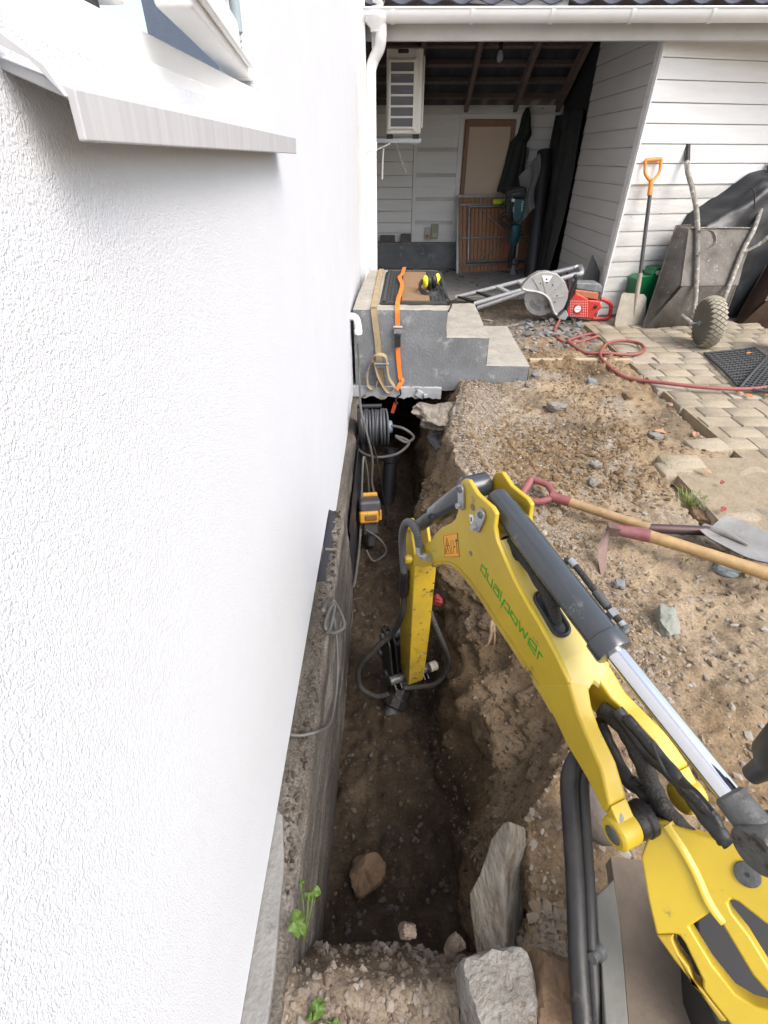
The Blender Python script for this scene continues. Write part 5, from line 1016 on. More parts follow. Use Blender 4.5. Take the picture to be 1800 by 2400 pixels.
b = B(); b.tube([V((.03, 3.15, -.42)), V((.0, 2.98, -.82))], .05, 18); b.lathe(V((.02, 3.11, -.52)), (.05, .3, .8), [(0, .05), (.01, .06), (.06, .06), (.07, .05)], 18); M('pipe', b, K['membrane'], pd)
b = B(); q = gz(1025, 1408, -.22); b.box(q, (.04, .035, .03), Matrix.Rotation(.5, 3, 'Y')); b.box(q + V((0, 0, .018)), (.025, .03, .02), Matrix.Rotation(.7, 3, 'Y')); tag(M('red_block', b, pmat('faded red', (.22, .02, .025), (.16, .018, .02), 8, .5), None, bev=.006), 'small red plastic block sticking out of the bank behind the dipper', 'plastic block')

# roots and rocks on the bank
def rock(name, label, c, dims, mat, sd, rot=(0, 0, 0), cat='stone', n=3, group=None, rough=.22, blocky=.5):
    b = B(); b.ell((0, 0, 0), (1, 1, 1), 44, 28); A = np.array(b.v)
    mx = np.max(np.abs(A), axis=1, keepdims=True); A = A * (1 - blocky) + blocky * A / mx
    r_ = 1 + fbm(A + sd, .9, 3, sd) * rough + fbm(A + sd, 4, 2, sd + 5) * rough * .22
    A0_ = A.copy(); A = A * r_[:, None] * np.array(dims) * .5
    # flat facets
    for k in range(5):
        rr = np.random.default_rng(sd * 7 + k); nv = rr.normal(size=3); nv /= np.linalg.norm(nv); dmx = (A @ nv).max() * rr.uniform(.72, .92); dd2 = A @ nv; A = A - np.maximum(dd2 - dmx, 0)[:, None] * nv
    A = A * (1 + (fbm(A0_ + sd, 6, 3, sd + 9) * .035 + np.abs(fbm(A0_ * np.array([1, 1, 3]) + sd, 9, 2, sd + 11)) * .03)[:, None])
    R_ = Matrix.Rotation(rot[2], 3, 'Z') @ Matrix.Rotation(rot[1], 3, 'Y') @ Matrix.Rotation(rot[0], 3, 'X'); c = V(c)
    b.v = [tuple(c + R_ @ V(p)) for p in A]; o = M(name, b, mat, None, ang=32)
    return tag(o, label, cat, group)
rk = rock('overhanging_rock', 'jagged layered grey rock jutting over the trench by the steps', gz(1045, 975, -.08) + V((0, 0, 0)), (.36, .30, .085), K['slabrock'], 3, (0, .16, .35), rough=.55, blocky=.2)
for k in range(5):
    q = gz(1020 + 14 * k, 968 + 9 * (k % 3), -.07); rock('flake', None, q + V((0, 0, .012 * (k % 3) - .01)), (.16 - .012 * k, .10, .028), K['slabrock'], 70 + k, (.1 * k, .15, .4 * k), None, rough=.5, blocky=.15)
for o in [o for o in SC.objects if o.name.startswith('flake')]: adopt(o, rk)
rock('embedded_rock', 'dark flat stone sticking out of the bank under the jutting rock', gz(1045, 1035, -.24), (.22, .2, .06), K['stone_blue'], 5, (.1, .25, .2))
rock('embedded_rock', 'rounded dark stone lying on the flat stone in the far bank', gz(1062, 1020, -.18), (.1, .09, .07), K['stone_blue'], 6)
rock('ochre_rock', 'rough ochre lump of rock on the near trench floor', gz(860, 2050, -.50), (.11, .10, .08), K['stone_brown'], 8, (0, 0, .4), rough=.4, blocky=.2)
# upright flagstone edge at the near right bank
pf, nf = V((.215, .36, -.03)), V((-.62, -.18, .76)).normalized()
fs_ = [(1178, 1928), (1195, 1922), (1193, 1975), (1180, 2045), (1183, 2130), (1184, 2200), (1181, 2282), (1150, 2290), (1135, 2272), (1120, 2262), (1112, 2230), (1098, 2150), (1102, 2088), (1122, 2050), (1135, 2010), (1150, 1965)]
b = B(); b.prism([on(u, v, pf, nf) for u, v in fs_], -nf * .09); A = np.array(b.v); A += (fbm(A, 18, 3, 9) * .006)[:, None]; b.v = [tuple(p) for p in A]
tag(M('flagstone', b, K['slabrock'], None, bev=.006), 'upright weathered flagstone at the near right edge of the trench', 'stone')
rock('kerb_block', 'squared pale grey stone block at the bottom edge beside the hoses', gz(1172, 2375, .03), (.135, .16, .13), K['stone'], 12, (0, 0, .12), rough=.08, blocky=.85)
rock('brown_block', 'brown squared stone between the grey block and the black hoses', gz(1300, 2370, .03), (.10, .16, .12), K['stone_brown'], 14, (0, 0, -.1), rough=.08, blocky=.85)
for i, (u, v, lab) in enumerate(((955, 2150, 'pointed pinkish stone standing at the trench end, nearest the middle'), (1065, 2185, 'pinkish stone beside the upright flagstone at the trench end'), (770, 2265, 'pale pinkish stone at the left of the near trench end'))):
    q = gz(u, v, -.02); rock('edge_stone', lab, (q.x, q.y - .02, -.03), (.034, .03, .07 - .012 * i), pmat('pinkish stone', (.155, .118, .09), (.105, .078, .058), 14, .9, bump=.5) if i == 0 else bpy.data.materials['pinkish stone'], 21 + i, (.2, .15, i), 'stone', group='stones at the near end of the trench', rough=.3)
sts = [(1255, 885, .075, .055, 'stone', 'smooth grey stone right of the lowest step'), (1385, 896, .07, .05, 'stone_blue', 'flat bluish stone on the bare soil between steps and hose'), (1308, 958, .12, .06, 'stone', 'long flat grey stone in the middle of the yard'), (1540, 1018, .075, .05, 'stone', 'grey stone beside the orange leaves by the paving edge'), (1470, 932, .08, .06, 'stone_brown', 'buried tan stone near the paving edge'), (1393, 1100, .055, .045, 'stone', 'pale stone above the pink shovel handle'), (1388, 1130, .035, .04, 'stone', 'small pale stone nearest the shovel shaft'), (1236, 905, .04, .035, 'stone', 'small pale pebble at the foot of the lowest step'), (1455, 1365, .04, .03, 'stone_blue', 'small grey chip under the mattock handle'), (1560, 1460, .07, .10, 'stone_green', 'pale greenish pointed stone alone on the soil'), (1240, 765, .075, .06, 'stone_blue', 'broken grey concrete lump in front of the saw blade'), (1355, 765, .09, .06, 'stone_blue', 'broken grey concrete plate under the red hose'), (1705, 1225, .07, .05, 'stone_blue', 'dark flat chip right of the shovel blade'), (1655, 1190, .10, .08, 'stone_brown', 'reddish brick piece under the shovel blade'), (1425, 905, .03, .03, 'stone_brown', 'small tan pebble right of the flat bluish stone')]
for i, (u, v, a_, c_, mt, lab) in enumerate(sts):
    q = gz(u, v); rock('yard_stone', lab, (q.x, q.y, hz(q.x, q.y) + .012), (a_, c_ * 1.2, c_ * .7), K[mt], 40 + i, (.1, .1, random.uniform(-.5, .5)), 'stone', group='loose stones in the yard', rough=.28)
q = gz(1700, 1335); rock('pale_blue_stone', 'pale blue glassy stone half under the mattock handle', (q.x, q.y, hz(q.x, q.y) + .015), (.09, .06, .05), K['glassstone'], 61, (0, 0, -.3), rough=.3)
rt = T('tree_root', gz(1155, 1440, -.1), 'pale broken root hanging from the bank under the boom', 'root')
for k, dx in enumerate((0, .008, -.006)):
    q0 = gz(1152 + k * 4, 1452, -.10); b = B(); b.tube(cr([q0 + V((.03, .01, .02)), q0 + V((.0, -.01, .0)), q0 + V((dx, -.02, -.05)), q0 + V((dx * 2 - .004, -.03, -.10)), q0 + V((dx * 3 - .015, -.03, -.13))], 6), [.006] * 12 + [.004] * 13, 8); M('strand', b, K['root'], rt)

# ================================================================== TOOLS LYING IN THE YARD
def lay(u, v, dz=0.0):
    q = gz(u, v, .0); g = hz(q.x, q.y); q = gz(u, v, g + dz); return V((q.x, q.y, hz(q.x, q.y) + dz))
def dgrip(b, hc, d, n, w0, w1, L_, r_):
    """D shaped grip: hc at shaft end, d along the shaft outwards, n sideways"""
    hc, d, n = V(hc), V(d), V(n)
    pts = [hc - n * .006, hc + d * L_ * .16 - n * w1 * .55, hc + d * L_ * .42 - n * w1 * .98, hc + d * L_ * .8 - n * w1 * 1.02, hc + d * L_ - n * w1 * .9, hc + d * L_ + n * w1 * .9, hc + d * L_ * .8 + n * w1 * 1.02, hc + d * L_ * .42 + n * w1 * .98, hc + d * L_ * .16 + n * w1 * .55, hc + n * .006]
    b.tube(cr(pts, 7), r_, 12); b.cyl(hc + d * L_ - n * w1, hc + d * L_ + n * w1, r_ * 1.12, n=14)
sh = T('lying_shovel', lay(1400, 1200), 'shovel with worn pinkish D handle and wooden shaft lying on the soil', 'shovel')
S0, S1, S2, S3 = lay(1310, 1172, .045), lay(1522, 1238, .05), lay(1660, 1256, .055), lay(1760, 1300, .05)
d = (S0 - S1).normalized(); n = V((d.y, -d.x, .35)).normalized()
b = B(); b.tube([S0, S1], .0205, 14); M('shaft', b, K['wood_dirty'], sh)
b = B(); b.tube([S1 + d * .02, S1 - d * .0, S2 + V((0, 0, .01))], [.020, .020, .021], 14); M('socket', b, pmat('dark red socket', (.09, .035, .035), (.05, .045, .045), 14, .5, .3), sh)
b = B(); dgrip(b, S0 + d * .03, d, n, .05, .058, .13, .0155); b.tube([S0 - d * .05, S0 + d * .04], [.022, .024], 14); M('grip', b, K['handlepink'], sh)
ds = (S3 - S2).normalized(); ns = V((-ds.y, ds.x, 0)).normalized(); rws = []
for i in range(17):
    t = i / 16; L2 = .30; hw = .115 * (1 - max(0, (t - .55) / .45) ** 2 * .75) * (.80 + .2 * min(1, t * 6)); rws.append([])
    for j in range(13):
        k = j / 6 - 1; rws[-1].append(S2 + ds * (t * L2 - .01) + ns * (k * hw) + V((0, 0, .03 - .02 * t + .022 * k * k - .012 * math.exp(-(k * 4) ** 2) * (1 - t))))
b = B(); b.grid(rws); b.grid([[p - V((0, 0, .004)) for p in reversed(r)] for r in rws]); M('blade', b, K['bladesteel'], sh)
b = B(); b.tube([S2 - ds * .03 + V((0, 0, .01)), S2 + ds * .06 + V((0, 0, .028)), S2 + ds * .14 + V((0, 0, .022))], [.020, .014, .004], 12); M('blade_rib', b, K['bladesteel'], sh)
mk = T('mattock', lay(1440, 1290), 'grub hoe with pinkish curved blade and pale wooden handle on the soil', 'mattock')
H0, H1, H2 = lay(1445, 1237, .07), lay(1518, 1256, .075), lay(1850, 1352, .09)
b = B(); b.tube(cr([H1, H1.lerp(H2, .33) + V((0, 0, .004)), H1.lerp(H2, .66) + V((0, 0, .003)), H2], 5), [.0225 + .0004 * abs(i - 6) for i in range(16)], 14); M('handle', b, K['wood'], mk)
b = B(); b.tube([H0, H0 + (H1 - H0) * .5, H1 + (H1 - H0) * .05], [.022, .026, .027], 14); M('collar', b, pmat('pink red collar', (.17, .035, .045), (.24, .11, .11), 18, .55), mk)
T0, T1 = lay(1432, 1232, .075), lay(1418, 1345, .005)
rws = []
for i in range(13):
    t = i / 12; q = T0.lerp(T1, t) + V((-.028 * math.sin(t * 2.9), 0, .03 * math.sin(t * math.pi))); hw = .010 + .009 * math.sin(t * 3.0)
    rws.append([q + V((k * hw * .35, 0, 0)) + V((.0, -.25, .95)).normalized() * 0 + V((k * hw * .6, k * hw * .5, k * hw * .45)) for k in (-1, -.5, 0, .5, 1)])
b = B(); b.grid(rws); b.grid([[p + V((.005, .0, -.005)) for p in reversed(r)] for r in rws]); b.box(H0 + V((-.012, 0, 0)), (.045, .04, .04), Matrix.Rotation(-.3, 3, 'Z')); M('blade', b, K['rust'], mk)

# leaves, grass and weeds
def leaf(u, v, L2, mt, lab, rz_=None, cat='leaf', z=None, grp='dry fallen leaves'):
    q = gz(u, v); zz_ = (hz(q.x, q.y) + .012) if z is None else z; a_ = random.uniform(0, 6.28) if rz_ is None else rz_
    R_ = Matrix.Rotation(a_, 3, 'Z') @ Matrix.Rotation(random.uniform(-.35, .35), 3, 'X'); rws = []; cv = random.uniform(.15, .5)
    for i in range(8):
        t = i / 7; hw = L2 * .26 * math.sin(math.pi * min(1, t * .96 + .03)) ** .8 * (1.1 - .4 * t)
        rws.append([V((q.x, q.y, zz_)) + R_ @ V(((t - .5) * L2, k * hw, abs(k) * hw * cv + .012 * math.sin(t * 3) * cv)) for k in (-1, -.5, 0, .5, 1)])
    b = B(); b.grid(rws); o = M('fallen_leaf', b, K[mt], None, ang=80); sm = o.modifiers.new('thickness', 'SOLIDIFY'); sm.thickness = .0012
    return tag(o, lab, cat, grp)
for u, v, l, mt, lab in ((1548, 1008, .07, 'leaf_tan', 'pinkish dry leaf in front of the paving edge'), (1632, 1013, .075, 'leaf_tan', 'curled pinkish leaf tucked under the paving edge'), (1632, 998, .05, 'leaf_orange', 'small orange leaf behind the curled pinkish leaf'), (1570, 950, .05, 'leaf_tan', 'pale leaf half buried by the zigzag paving edge'), (1500, 880, .055, 'leaf_tan', 'pinkish leaf inside the bend of the red hose'), (1430, 830, .06, 'leaf_orange', 'reddish leaf inside the red hose loop'), (1592, 820, .05, 'leaf_orange', 'orange leaf on the paving in front of the barrow wheel'), (1755, 836, .085, 'leaf_orange', 'large orange leaf beside the rubber mat'), (1752, 935, .075, 'leaf_orange', 'bright orange leaf in front of the rubber mats'), (1730, 928, .06, 'leaf_tan', 'pinkish leaf left of the bright orange leaf'), (1795, 935, .05, 'leaf_orange', 'orange leaf at the right picture edge'), (1650, 1112, .06, 'leaf_tan', 'pale curled leaf lying on the sandy paving'), (1688, 1140, .04, 'leaf_red', 'small red leaf on the sandy paving'), (1690, 1203, .05, 'leaf_red', 'dark red leaf above the shovel blade'), (1660, 902, .04, 'leaf_tan', 'small tan leaf on the paving joints')):
    q = gz(u, v); onp = (q.x > 1.9 and q.y > 2.3) or (q.x > 1.45 and 1.6 < q.y <= 2.3)
    leaf(u, v, l, mt, lab, z=.022 if onp else None)
leaf(1512, 1080, .055, 'leaf_yellow', 'bright yellow leaf on the soil near the paving', rz_=-.9)
def tuft(u, v, n, h, lab, spread=.04):
    q = gz(u, v); z0 = max(hz(q.x, q.y), -.03); b = B()
    for k in range(n):
        a_ = random.uniform(0, 6.28); r_ = spread * random.random(); p0 = V((q.x + math.cos(a_) * r_, q.y + math.sin(a_) * r_, z0 - .005)); hh = h * random.uniform(.5, 1.1); ln_ = V((math.cos(a_), math.sin(a_), 0)) * hh * random.uniform(.2, 1.1)
        s_ = V((-math.sin(a_), math.cos(a_), 0)) * .0016
        p1, p2 = p0 + ln_ * .4 + V((0, 0, hh * .7)), p0 + ln_ + V((0, 0, hh * random.uniform(.6, 1)))
        b.add([p0 - s_, p0 + s_, p1 + s_ * .8, p1 - s_ * .8, p2], [(0, 1, 2, 3), (3, 2, 4)])
    t = T('grass_tuft', (q.x, q.y, z0), lab, 'grass', 'grass tufts'); M('blades', b, K['grass'], t, flat=True)
tuft(1575, 1085, 90, .06, 'fresh green grass tuft at the corner of the sandy paving'); tuft(1625, 1170, 110, .07, 'dry yellowish grass tuft above the shovel blade', .07); tuft(1408, 800, 50, .045, 'green weed tuft beside the red hose loop'); tuft(1443, 762, 30, .03, 'tiny green weed at the foot of the upright shovel', .02); tuft(1515, 795, 26, .03, 'tiny green weed between pavers left of the barrow', .03); tuft(1610, 1310, 22, .025, 'small sparse weed under the mattock handle', .03); tuft(1215, 888, 50, .03, 'small weeds growing under the lowest step', .06); tuft(1772, 925, 16, .035, 'small green weed at the rubber mat edge', .02)
def weed(u, v, z, leaves, lab):
    q = gz(u, v, z); t = T('weed', q, lab, 'weed', 'broad leaved weeds')
    for (lu, lv, zz_, L2, rz_) in leaves:
        c_ = gz(lu, lv, zz_); R_ = Matrix.Rotation(rz_, 3, 'Z') @ Matrix.Rotation(-.25, 3, 'Y') @ Matrix.Rotation(random.uniform(-.3, .3), 3, 'X')
        b = B(); N_ = 22; ctr = c_ + V((0, 0, .004)); rim = []
        for i in range(N_):
            a_ = 2 * math.pi * i / N_; rr = L2 * .5 * (1 - .18 * abs(math.sin(a_ * 2.5)) - .35 * math.exp(-((a_ - math.pi) * 2.5) ** 2) + .05 * (i % 2)); rim.append(c_ + R_ @ V((rr * math.cos(a_), rr * .9 * math.sin(a_), -.006 - .006 * math.sin(a_ * 3))))
        mid = [c_ + (p - c_) * .55 + V((0, 0, .003)) for p in rim]
        b.add([ctr] + mid + rim, [(0, 1 + i, 1 + (i + 1) % N_) for i in range(N_)] + [(1 + i, 1 + N_ + i, 1 + N_ + (i + 1) % N_, 1 + (i + 1) % N_) for i in range(N_)])
        M('leaf', b, K['leaf_green'], t, ang=80)
        b = B(); b.tube(cr([q, q.lerp(c_, .5) + V((.004, 0, .01)), c_], 4), .0016, 6); M('stem', b, K['leaf_green'], t)
weed(712, 2200, -.01, [(690, 2158, .09, .042, .3), (735, 2090, .07, .028, -.4), (722, 2098, .06, .022, 1.2), (700, 2180, .06, .03, 2.0), (705, 2070, .05, .016, .5)], 'green weed with lobed leaves growing on the foundation edge')
weed(735, 2390, -.0, [(742, 2368, .03, .034, .6), (780, 2400, .02, .025, -.4), (730, 2385, .02, .022, 2.2)], 'small green weed in the near gravel at the bottom edge')

# timber edging, red hose, rubber mats
pk = T('timber_plank', gz(1360, 848), 'pale timber batten lying between the steps and the paving', 'plank')
b = B(); b.bar(gz(1240, 846) + V((0, 0, .0)), gz(1478, 846) + V((0, 0, .0)), .05, .035); M('batten', b, K['plank'], pk, bev=.003)
hr = T('red_hose', gz(1420, 820), 'dusty red rubber hose curling from the saw across the soil and paving', 'hose')
hpx = [(1328, 640, .24), (1330, 680, .20), (1318, 735, .06), (1300, 775, .0), (1310, 795, 0), (1345, 802, 0), (1390, 796, 0), (1398, 790, .01), (1380, 786, .01), (1345, 790, .02), (1333, 798, .02), (1340, 815, 0), (1370, 832, 0), (1420, 838, 0), (1480, 838, .0), (1508, 825, .02), (1498, 810, .02), (1460, 803, .02), (1425, 808, .02), (1408, 825, .03), (1410, 845, .02), (1440, 880, .0), (1480, 895, .0), (1560, 902, .03), (1640, 911, .03), (1700, 915, .03), (1760, 915, .03), (1830, 908, .03)]
pts = []
for u, v, z in hpx:
    q = gz(u, v, z); 
    if z < .05: q = V((q.x, q.y, max(hz(q.x, q.y), .01 if (q.x > 1.85 and q.y > 2.3) else -1) + .014 + (z if z > .01 else 0) * .6))
    pts.append(q)
b = B(); b.tube(cr(pts, 8), .0125, 12); M('hose', b, K['hosered'], hr)
def rmat(name, lab, px, z, rot):
    q = [gz(u, v, z) for u, v in px]; t = T(name, q[0], lab, 'mat', 'rubber ring mats'); b = B()
    o_, ux, uy = q[0], q[1] - q[0], q[3] - q[0]; nx, ny = max(6, int(ux.length / .05)), max(6, int(uy.length / .05))
    def f(i, j): return o_ + ux * i + uy * j + V((0, 0, .006 * math.sin(i * 5) + .01 * j * j))
    for i in range(nx + 1): b.tube([f(i / nx, j / 8) for j in range(9)], .0065, 6)
    for j in range(ny + 1): b.tube([f(i / 8, j / ny) for i in range(9)], .0065, 6)
    for i in range(nx):
        for j in range(ny):
            b.lathe(f((i + .5) / nx, (j + .5) / ny) - V((0, 0, .005)), (0, 0, 1), [(0, .011), (.012, .009)], 6)
    g = M('lattice', b, K['mat'], t); g['kind'] = 'stuff'
    b = B(); b.tube([f(i / 8, 0) for i in range(9)] + [f(1, j / 8) for j in range(1, 9)] + [f(1 - i / 8, 1) for i in range(1, 9)] + [f(0, 1 - j / 8) for j in range(1, 8)], .010, 8, closed=True); M('border', b, K['mat'], t)
rmat('rubber_mat', 'flat black rubber lattice mat lying on the paving, the farther one', [(1728, 903), (1652, 826), (1760, 828), (1860, 890)], .022, 0)
rmat('rubber_mat', 'black rubber lattice mat on top of the other, at the right edge', [(1735, 908), (1800, 832), (1960, 850), (1900, 935)], .04, 0)

# ================================================================== AGAINST THE SHED WALL
def wpt(u, v, off): return on(u, v, CB + wn * off, wn)       # point in a plane parallel to the shed wall
us = T('upright_shovel', gz(1480, 770), 'shovel with orange D handle and black shaft leaning upright on the white wall', 'shovel')
def sh_(u, v):   # leaning plane: foot stands out from the wall, handle touches it
    t = (v - 376) / (776 - 376); return wpt(u, v, .05 + .32 * t)
b = B(); b.tube([sh_(1524, 452), sh_(1500, 645)], .0165, 14); M('shaft', b, pmat('black steel shaft', (.03, .03, .032), (.06, .058, .055), 20, .45, spots=(.35, .34, .32), spot_scale=60, spot_amt=.68), us)
b = B(); hd, hb_ = sh_(1524, 455), sh_(1527, 420); d = (hb_ - hd).normalized(); n = d.cross(wn).normalized()
dgrip(b, sh_(1527, 424), d, n, .05, .072, .155, .013); b.tube([sh_(1522, 458), sh_(1527, 420)], [.019, .021], 14); M('grip', b, K['handleorange'], us)
b = B(); b.tube([sh_(1501, 640), sh_(1493, 690), sh_(1486, 740)], [.019, .021, .006], 12); M('socket', b, K['shovel_mud'], us)
bl_ = [(1457, 690), (1462, 686), (1510, 690), (1516, 698), (1510, 772), (1500, 779), (1448, 770), (1441, 762), (1444, 740)]
b = B(); b.prism([sh_(u, v) for u, v in bl_], -wn * .005); M('blade', b, K['shovel_mud'], us, bev=.003)
jc = T('jerry_can', gz(1500, 760), 'green plastic jerry can standing behind the orange handled shovel', 'jerry can')
def jp(u, v): return wpt(u, v, .05)
b = B(); b.prism([jp(u, v) for u, v in ((1470, 648), (1482, 640), (1505, 640), (1505, 636), (1512, 628), (1514, 622), (1540, 620), (1547, 626), (1550, 640), (1555, 655), (1545, 760), (1460, 760), (1466, 700))], wn * .15); M('body', b, K['green'], jc, bev=.02, seg=4)
b = B(); b.prism([jp(u, v) for u, v in ((1512, 633), (1516, 628), (1534, 626), (1538, 631), (1536, 636), (1515, 638))], wn * .153); M('grip_opening', b, K['paint_dirty'], jc)
b = B(); q = jp(1490, 638) + wn * .08; b.cyl(q - V((0, 0, .02)), q + V((0, 0, .035)), .018, n=12); M('cap', b, K['black'], jc, bev=.004)

def barrow(tname, lab, px_rim, px_pan, offs, mat, pmat_, handles, wheel, extra):
    foot, top, dp_ = offs
    t = T(tname, gz(*wheel[0]), lab, 'wheelbarrow', 'upturned wheelbarrows')
    def wp(u, v, o2): k = (v - 515) / (780 - 515); return wpt(u, v, top + (foot - top) * k + o2)
    rim = [wp(u, v, 0) for u, v in px_rim]; pan = [wp(u, v, dp_) for u, v in px_pan]
    n = 6
    def lerpq(q, i): return q[i]
    b = B(); b.add(rim + pan, [(4, 7, 6, 5)] + [(i, (i + 1) % 4, (i + 1) % 4 + 4, i + 4) for i in range(4)]); o = M('tray', b, mat, t, bev=.02, seg=3)
    sm = o.modifiers.new('thickness', 'SOLIDIFY'); sm.thickness = .004
    b = B(); b.tube(rim, .011, 8, closed=True); M('rim', b, mat, t)
    for h in handles:
        P_ = [wp(*p) for p in h]; b = B(); b.tube(cr(P_, 5), .0205, 12); M('frame_tube', b, pmat_, t)
        if len(P_) > 5: b = B(); b.tube([P_[0] + (P_[0] - P_[1]).normalized() * .01, P_[0].lerp(P_[1], .85)], .0235, 12); M('grip', b, K['black'], t)
    for e_ in extra:
        P_ = [wp(*p) for p in e_]; b = B(); b.ribbon(cr(P_, 4), wn, .035, .006); M('leg_bracket', b, pmat_, t)
    (wu, wv), R_, wax, tw = wheel; c_ = gz(wu, wv) + V((0, 0, R_)); wax = V(wax).normalized()
    b = B(); prof = [(-tw * .55, R_ * .45), (-tw * .6, R_ * .6), (-tw * .62, R_ * .75), (-tw * .5, R_ * .92), (-tw * .25, R_ * .99), (0, R_), (tw * .25, R_ * .99), (tw * .5, R_ * .92), (tw * .62, R_ * .75), (tw * .6, R_ * .6), (tw * .55, R_ * .45)]
    b.lathe(c_, wax, prof, 44); wh = M('wheel', b, K['tyre_dark'], t)
    # diamond tread blocks
    u_ = (V((0, 0, 1)) - wax * wax.z).normalized(); w2 = wax.cross(u_); b = B(); NB_ = 30
    for k in range(NB_):
        for j in range(4):
            a0 = 2 * math.pi * (k + (.5 if j % 2 else 0)) / NB_; s0 = (j - 1.5) * tw * .27
            def tp(da, ds, r2): a_ = a0 + da * 2 * math.pi / NB_; s_ = s0 + ds * tw * .27; rr = R_ * (1 - .32 * (abs(s_) / tw) ** 2.2) + r2; return c_ + wax * s_ + (u_ * math.cos(a_) + w2 * math.sin(a_)) * rr
            q = [(-.44, 0), (0, -.85), (.44, 0), (0, .85)]
            b.hexa([tp(x_, y_, -.003) for x_, y_ in q], [tp(x_ * .92, y_ * .92, .006) for x_, y_ in q])
    tr = M('tread', b, K['tyre'], wh); tr['kind'] = 'stuff'
    b = B(); b.lathe(c_, wax, [(-tw * .45, R_ * .44), (-tw * .40, R_ * .2), (-tw * .52, .03), (tw * .52, .03), (tw * .4, R_ * .2), (tw * .45, R_ * .44)], 28); M('wheel_rim', b, K['tyre_dark'], wh)
    b = B(); b.cyl(c_ - wax * .13, c_ + wax * .13, .011, n=12); b.lathe(c_ - wax * .075, wax, [(0, .024), (.02, .024)], 6); M('axle', b, K['zinc'], wh)
    return t
barrow('wheelbarrow', 'cement caked wheelbarrow stood on end, wheel in front, against the white wall', [(1585, 530), (1778, 515), (1684, 783), (1503, 779)], [(1618, 541), (1758, 541), (1727, 663), (1601, 665)], (.50, .10, .20), K['barrow'], K['barrow_pipe'],
       [[(1612, 308, .16), (1610, 390, .18), (1622, 440, .21), (1632, 490, .23), (1635, 540, .23), (1634, 620, .23), (1630, 700, .23), (1625, 755, .23)], [(1806, 385, .14), (1788, 470, .2), (1768, 535, .23), (1740, 590, .23), (1705, 680, .23), (1680, 745, .23)], [(1597, 740, .15), (1622, 758, .23)]],
       ((1640, 812), .20, (1, -.12, .12), .105), [[(1635, 540, .24), (1660, 540, .30), (1673, 550, .34), (1672, 575, .34), (1632, 596, .26)], [(1740, 592, .24), (1780, 572, .28), (1805, 550, .32)], [(1618, 534, .2), (1690, 533, .2), (1770, 534, .2)]])
barrow('wheelbarrow', 'dark rusty wheelbarrow stood on end at the right picture edge', [(1822, 575), (2010, 560), (1920, 795), (1704, 788)], [(1858, 590), (1985, 590), (1960, 690), (1800, 700)], (.52, .16, .18), K['barrow_brown'], K['barrow_pipe'],
       [[(1900, 400, .18), (1860, 600, .25), (1830, 770, .24)], [(2040, 400, .18), (1990, 600, .24), (1930, 760, .23)]], ((1840, 828), .19, (1, -.16, .1), .085), [])
# tarpaulin over something beside the barrows
tp_ = T('tarpaulin', wpt(1760, 760, .2), 'black tarpaulin draped over a heap behind the wheelbarrows', 'tarpaulin')
x0 = (wpt(1640, 520, .25) - CB).dot(wd_); rws = []
for i in range(44):
    s_ = x0 + 2.0 * i / 43; hgt = float(np.interp(s_ - x0, [0, .03, .12, .35, .55, .8, 1.4, 2.0], [.80, .90, .97, 1.08, 1.22, 1.27, 1.2, 1.1])); rws.append([])
    for j in range(30):
        t = j / 29; dep = .30
        if t < .25: o2, z = .03 + (dep - .05) * (t / .25), hgt - .02 - .10 * (t / .25)
        elif t < .33: k = (t - .25) / .08; o2, z = dep - .02 + .03 * math.sin(k * 1.57), hgt - .12 - .05 * k
        else: k = (t - .33) / .67; o2, z = dep + .01 + .03 * k, (hgt - .17) * (1 - k) + .005
        p = CB + wd_ * s_ + wn * o2 + V((0, 0, z)); nn_ = fbm(np.array([[s_, t * 1.3, 3.0]]), 5, 4, 2)[0]
        rws[-1].append(p + wn * nn_ * .03 + V((0, 0, nn_ * .02 * (t < .5))) - wd_ * (.02 * math.sin(t * 9) if i == 0 else 0))
b = B(); b.grid(rws); M('sheet', b, K['tarp'], tp_, ang=60)
b = B(); P_ = [CB + wd_ * (x0 + .38 + .02 * math.sin(k)) + wn * (.36 - .0 * k) + V((0, 0, .98 - .12 * k)) for k in range(6)]; b.tube(cr([wpt(1758, 440, .33), wpt(1768, 450, .36), wpt(1768, 490, .38)], 5), .005, 6); M('tie_cord', b, K['black'], tp_)

# ================================================================== CUT-OFF SAW
cs_ = T('cut_off_saw', gz(1380, 750), 'red cut-off saw with grey blade guard and steel disc beside the shed corner', 'saw')
SY = 4.98; nY = V((0, -1, 0))
def sw(u, v, off=0): return gy(u, v, SY - off)
def s4(x, y): return (1040 + .2411 * x, 380 + .2411 * y)
def swp4(x, y, off=0): return sw(*s4(x, y), off)
C0 = swp4(965, 1305, 0); Rb = .175
b = B(); b.lathe(C0 + V((0, .004, 0)), nY, [(0, Rb), (.003, Rb), (.0035, .06), (.006, .055), (.010, .05), (.012, .03)], 48); blade = M('blade', b, K['zinc'], cs_)
b = B()
for k in range(44):
    a_ = 2 * math.pi * k / 44; q = C0 + V((math.cos(a_) * (Rb - .008), -.0015, math.sin(a_) * (Rb - .008)))
    if k % 4 == 0: b.box(q, (.003, .004, .022), Matrix.Rotation(-a_ + math.pi / 2, 3, 'Y'))
for k in range(24):
    for rr in (.10, .115, .13):
        a_ = math.radians(200 + k * 6) if k < 12 else math.radians(290 + (k - 12) * 4); b.box(C0 + V((math.cos(a_) * rr, -.0012, math.sin(a_) * rr)), (.006, .003, .006))
bh = M('blade_slots', b, K['black'], blade); bh['kind'] = 'stuff'
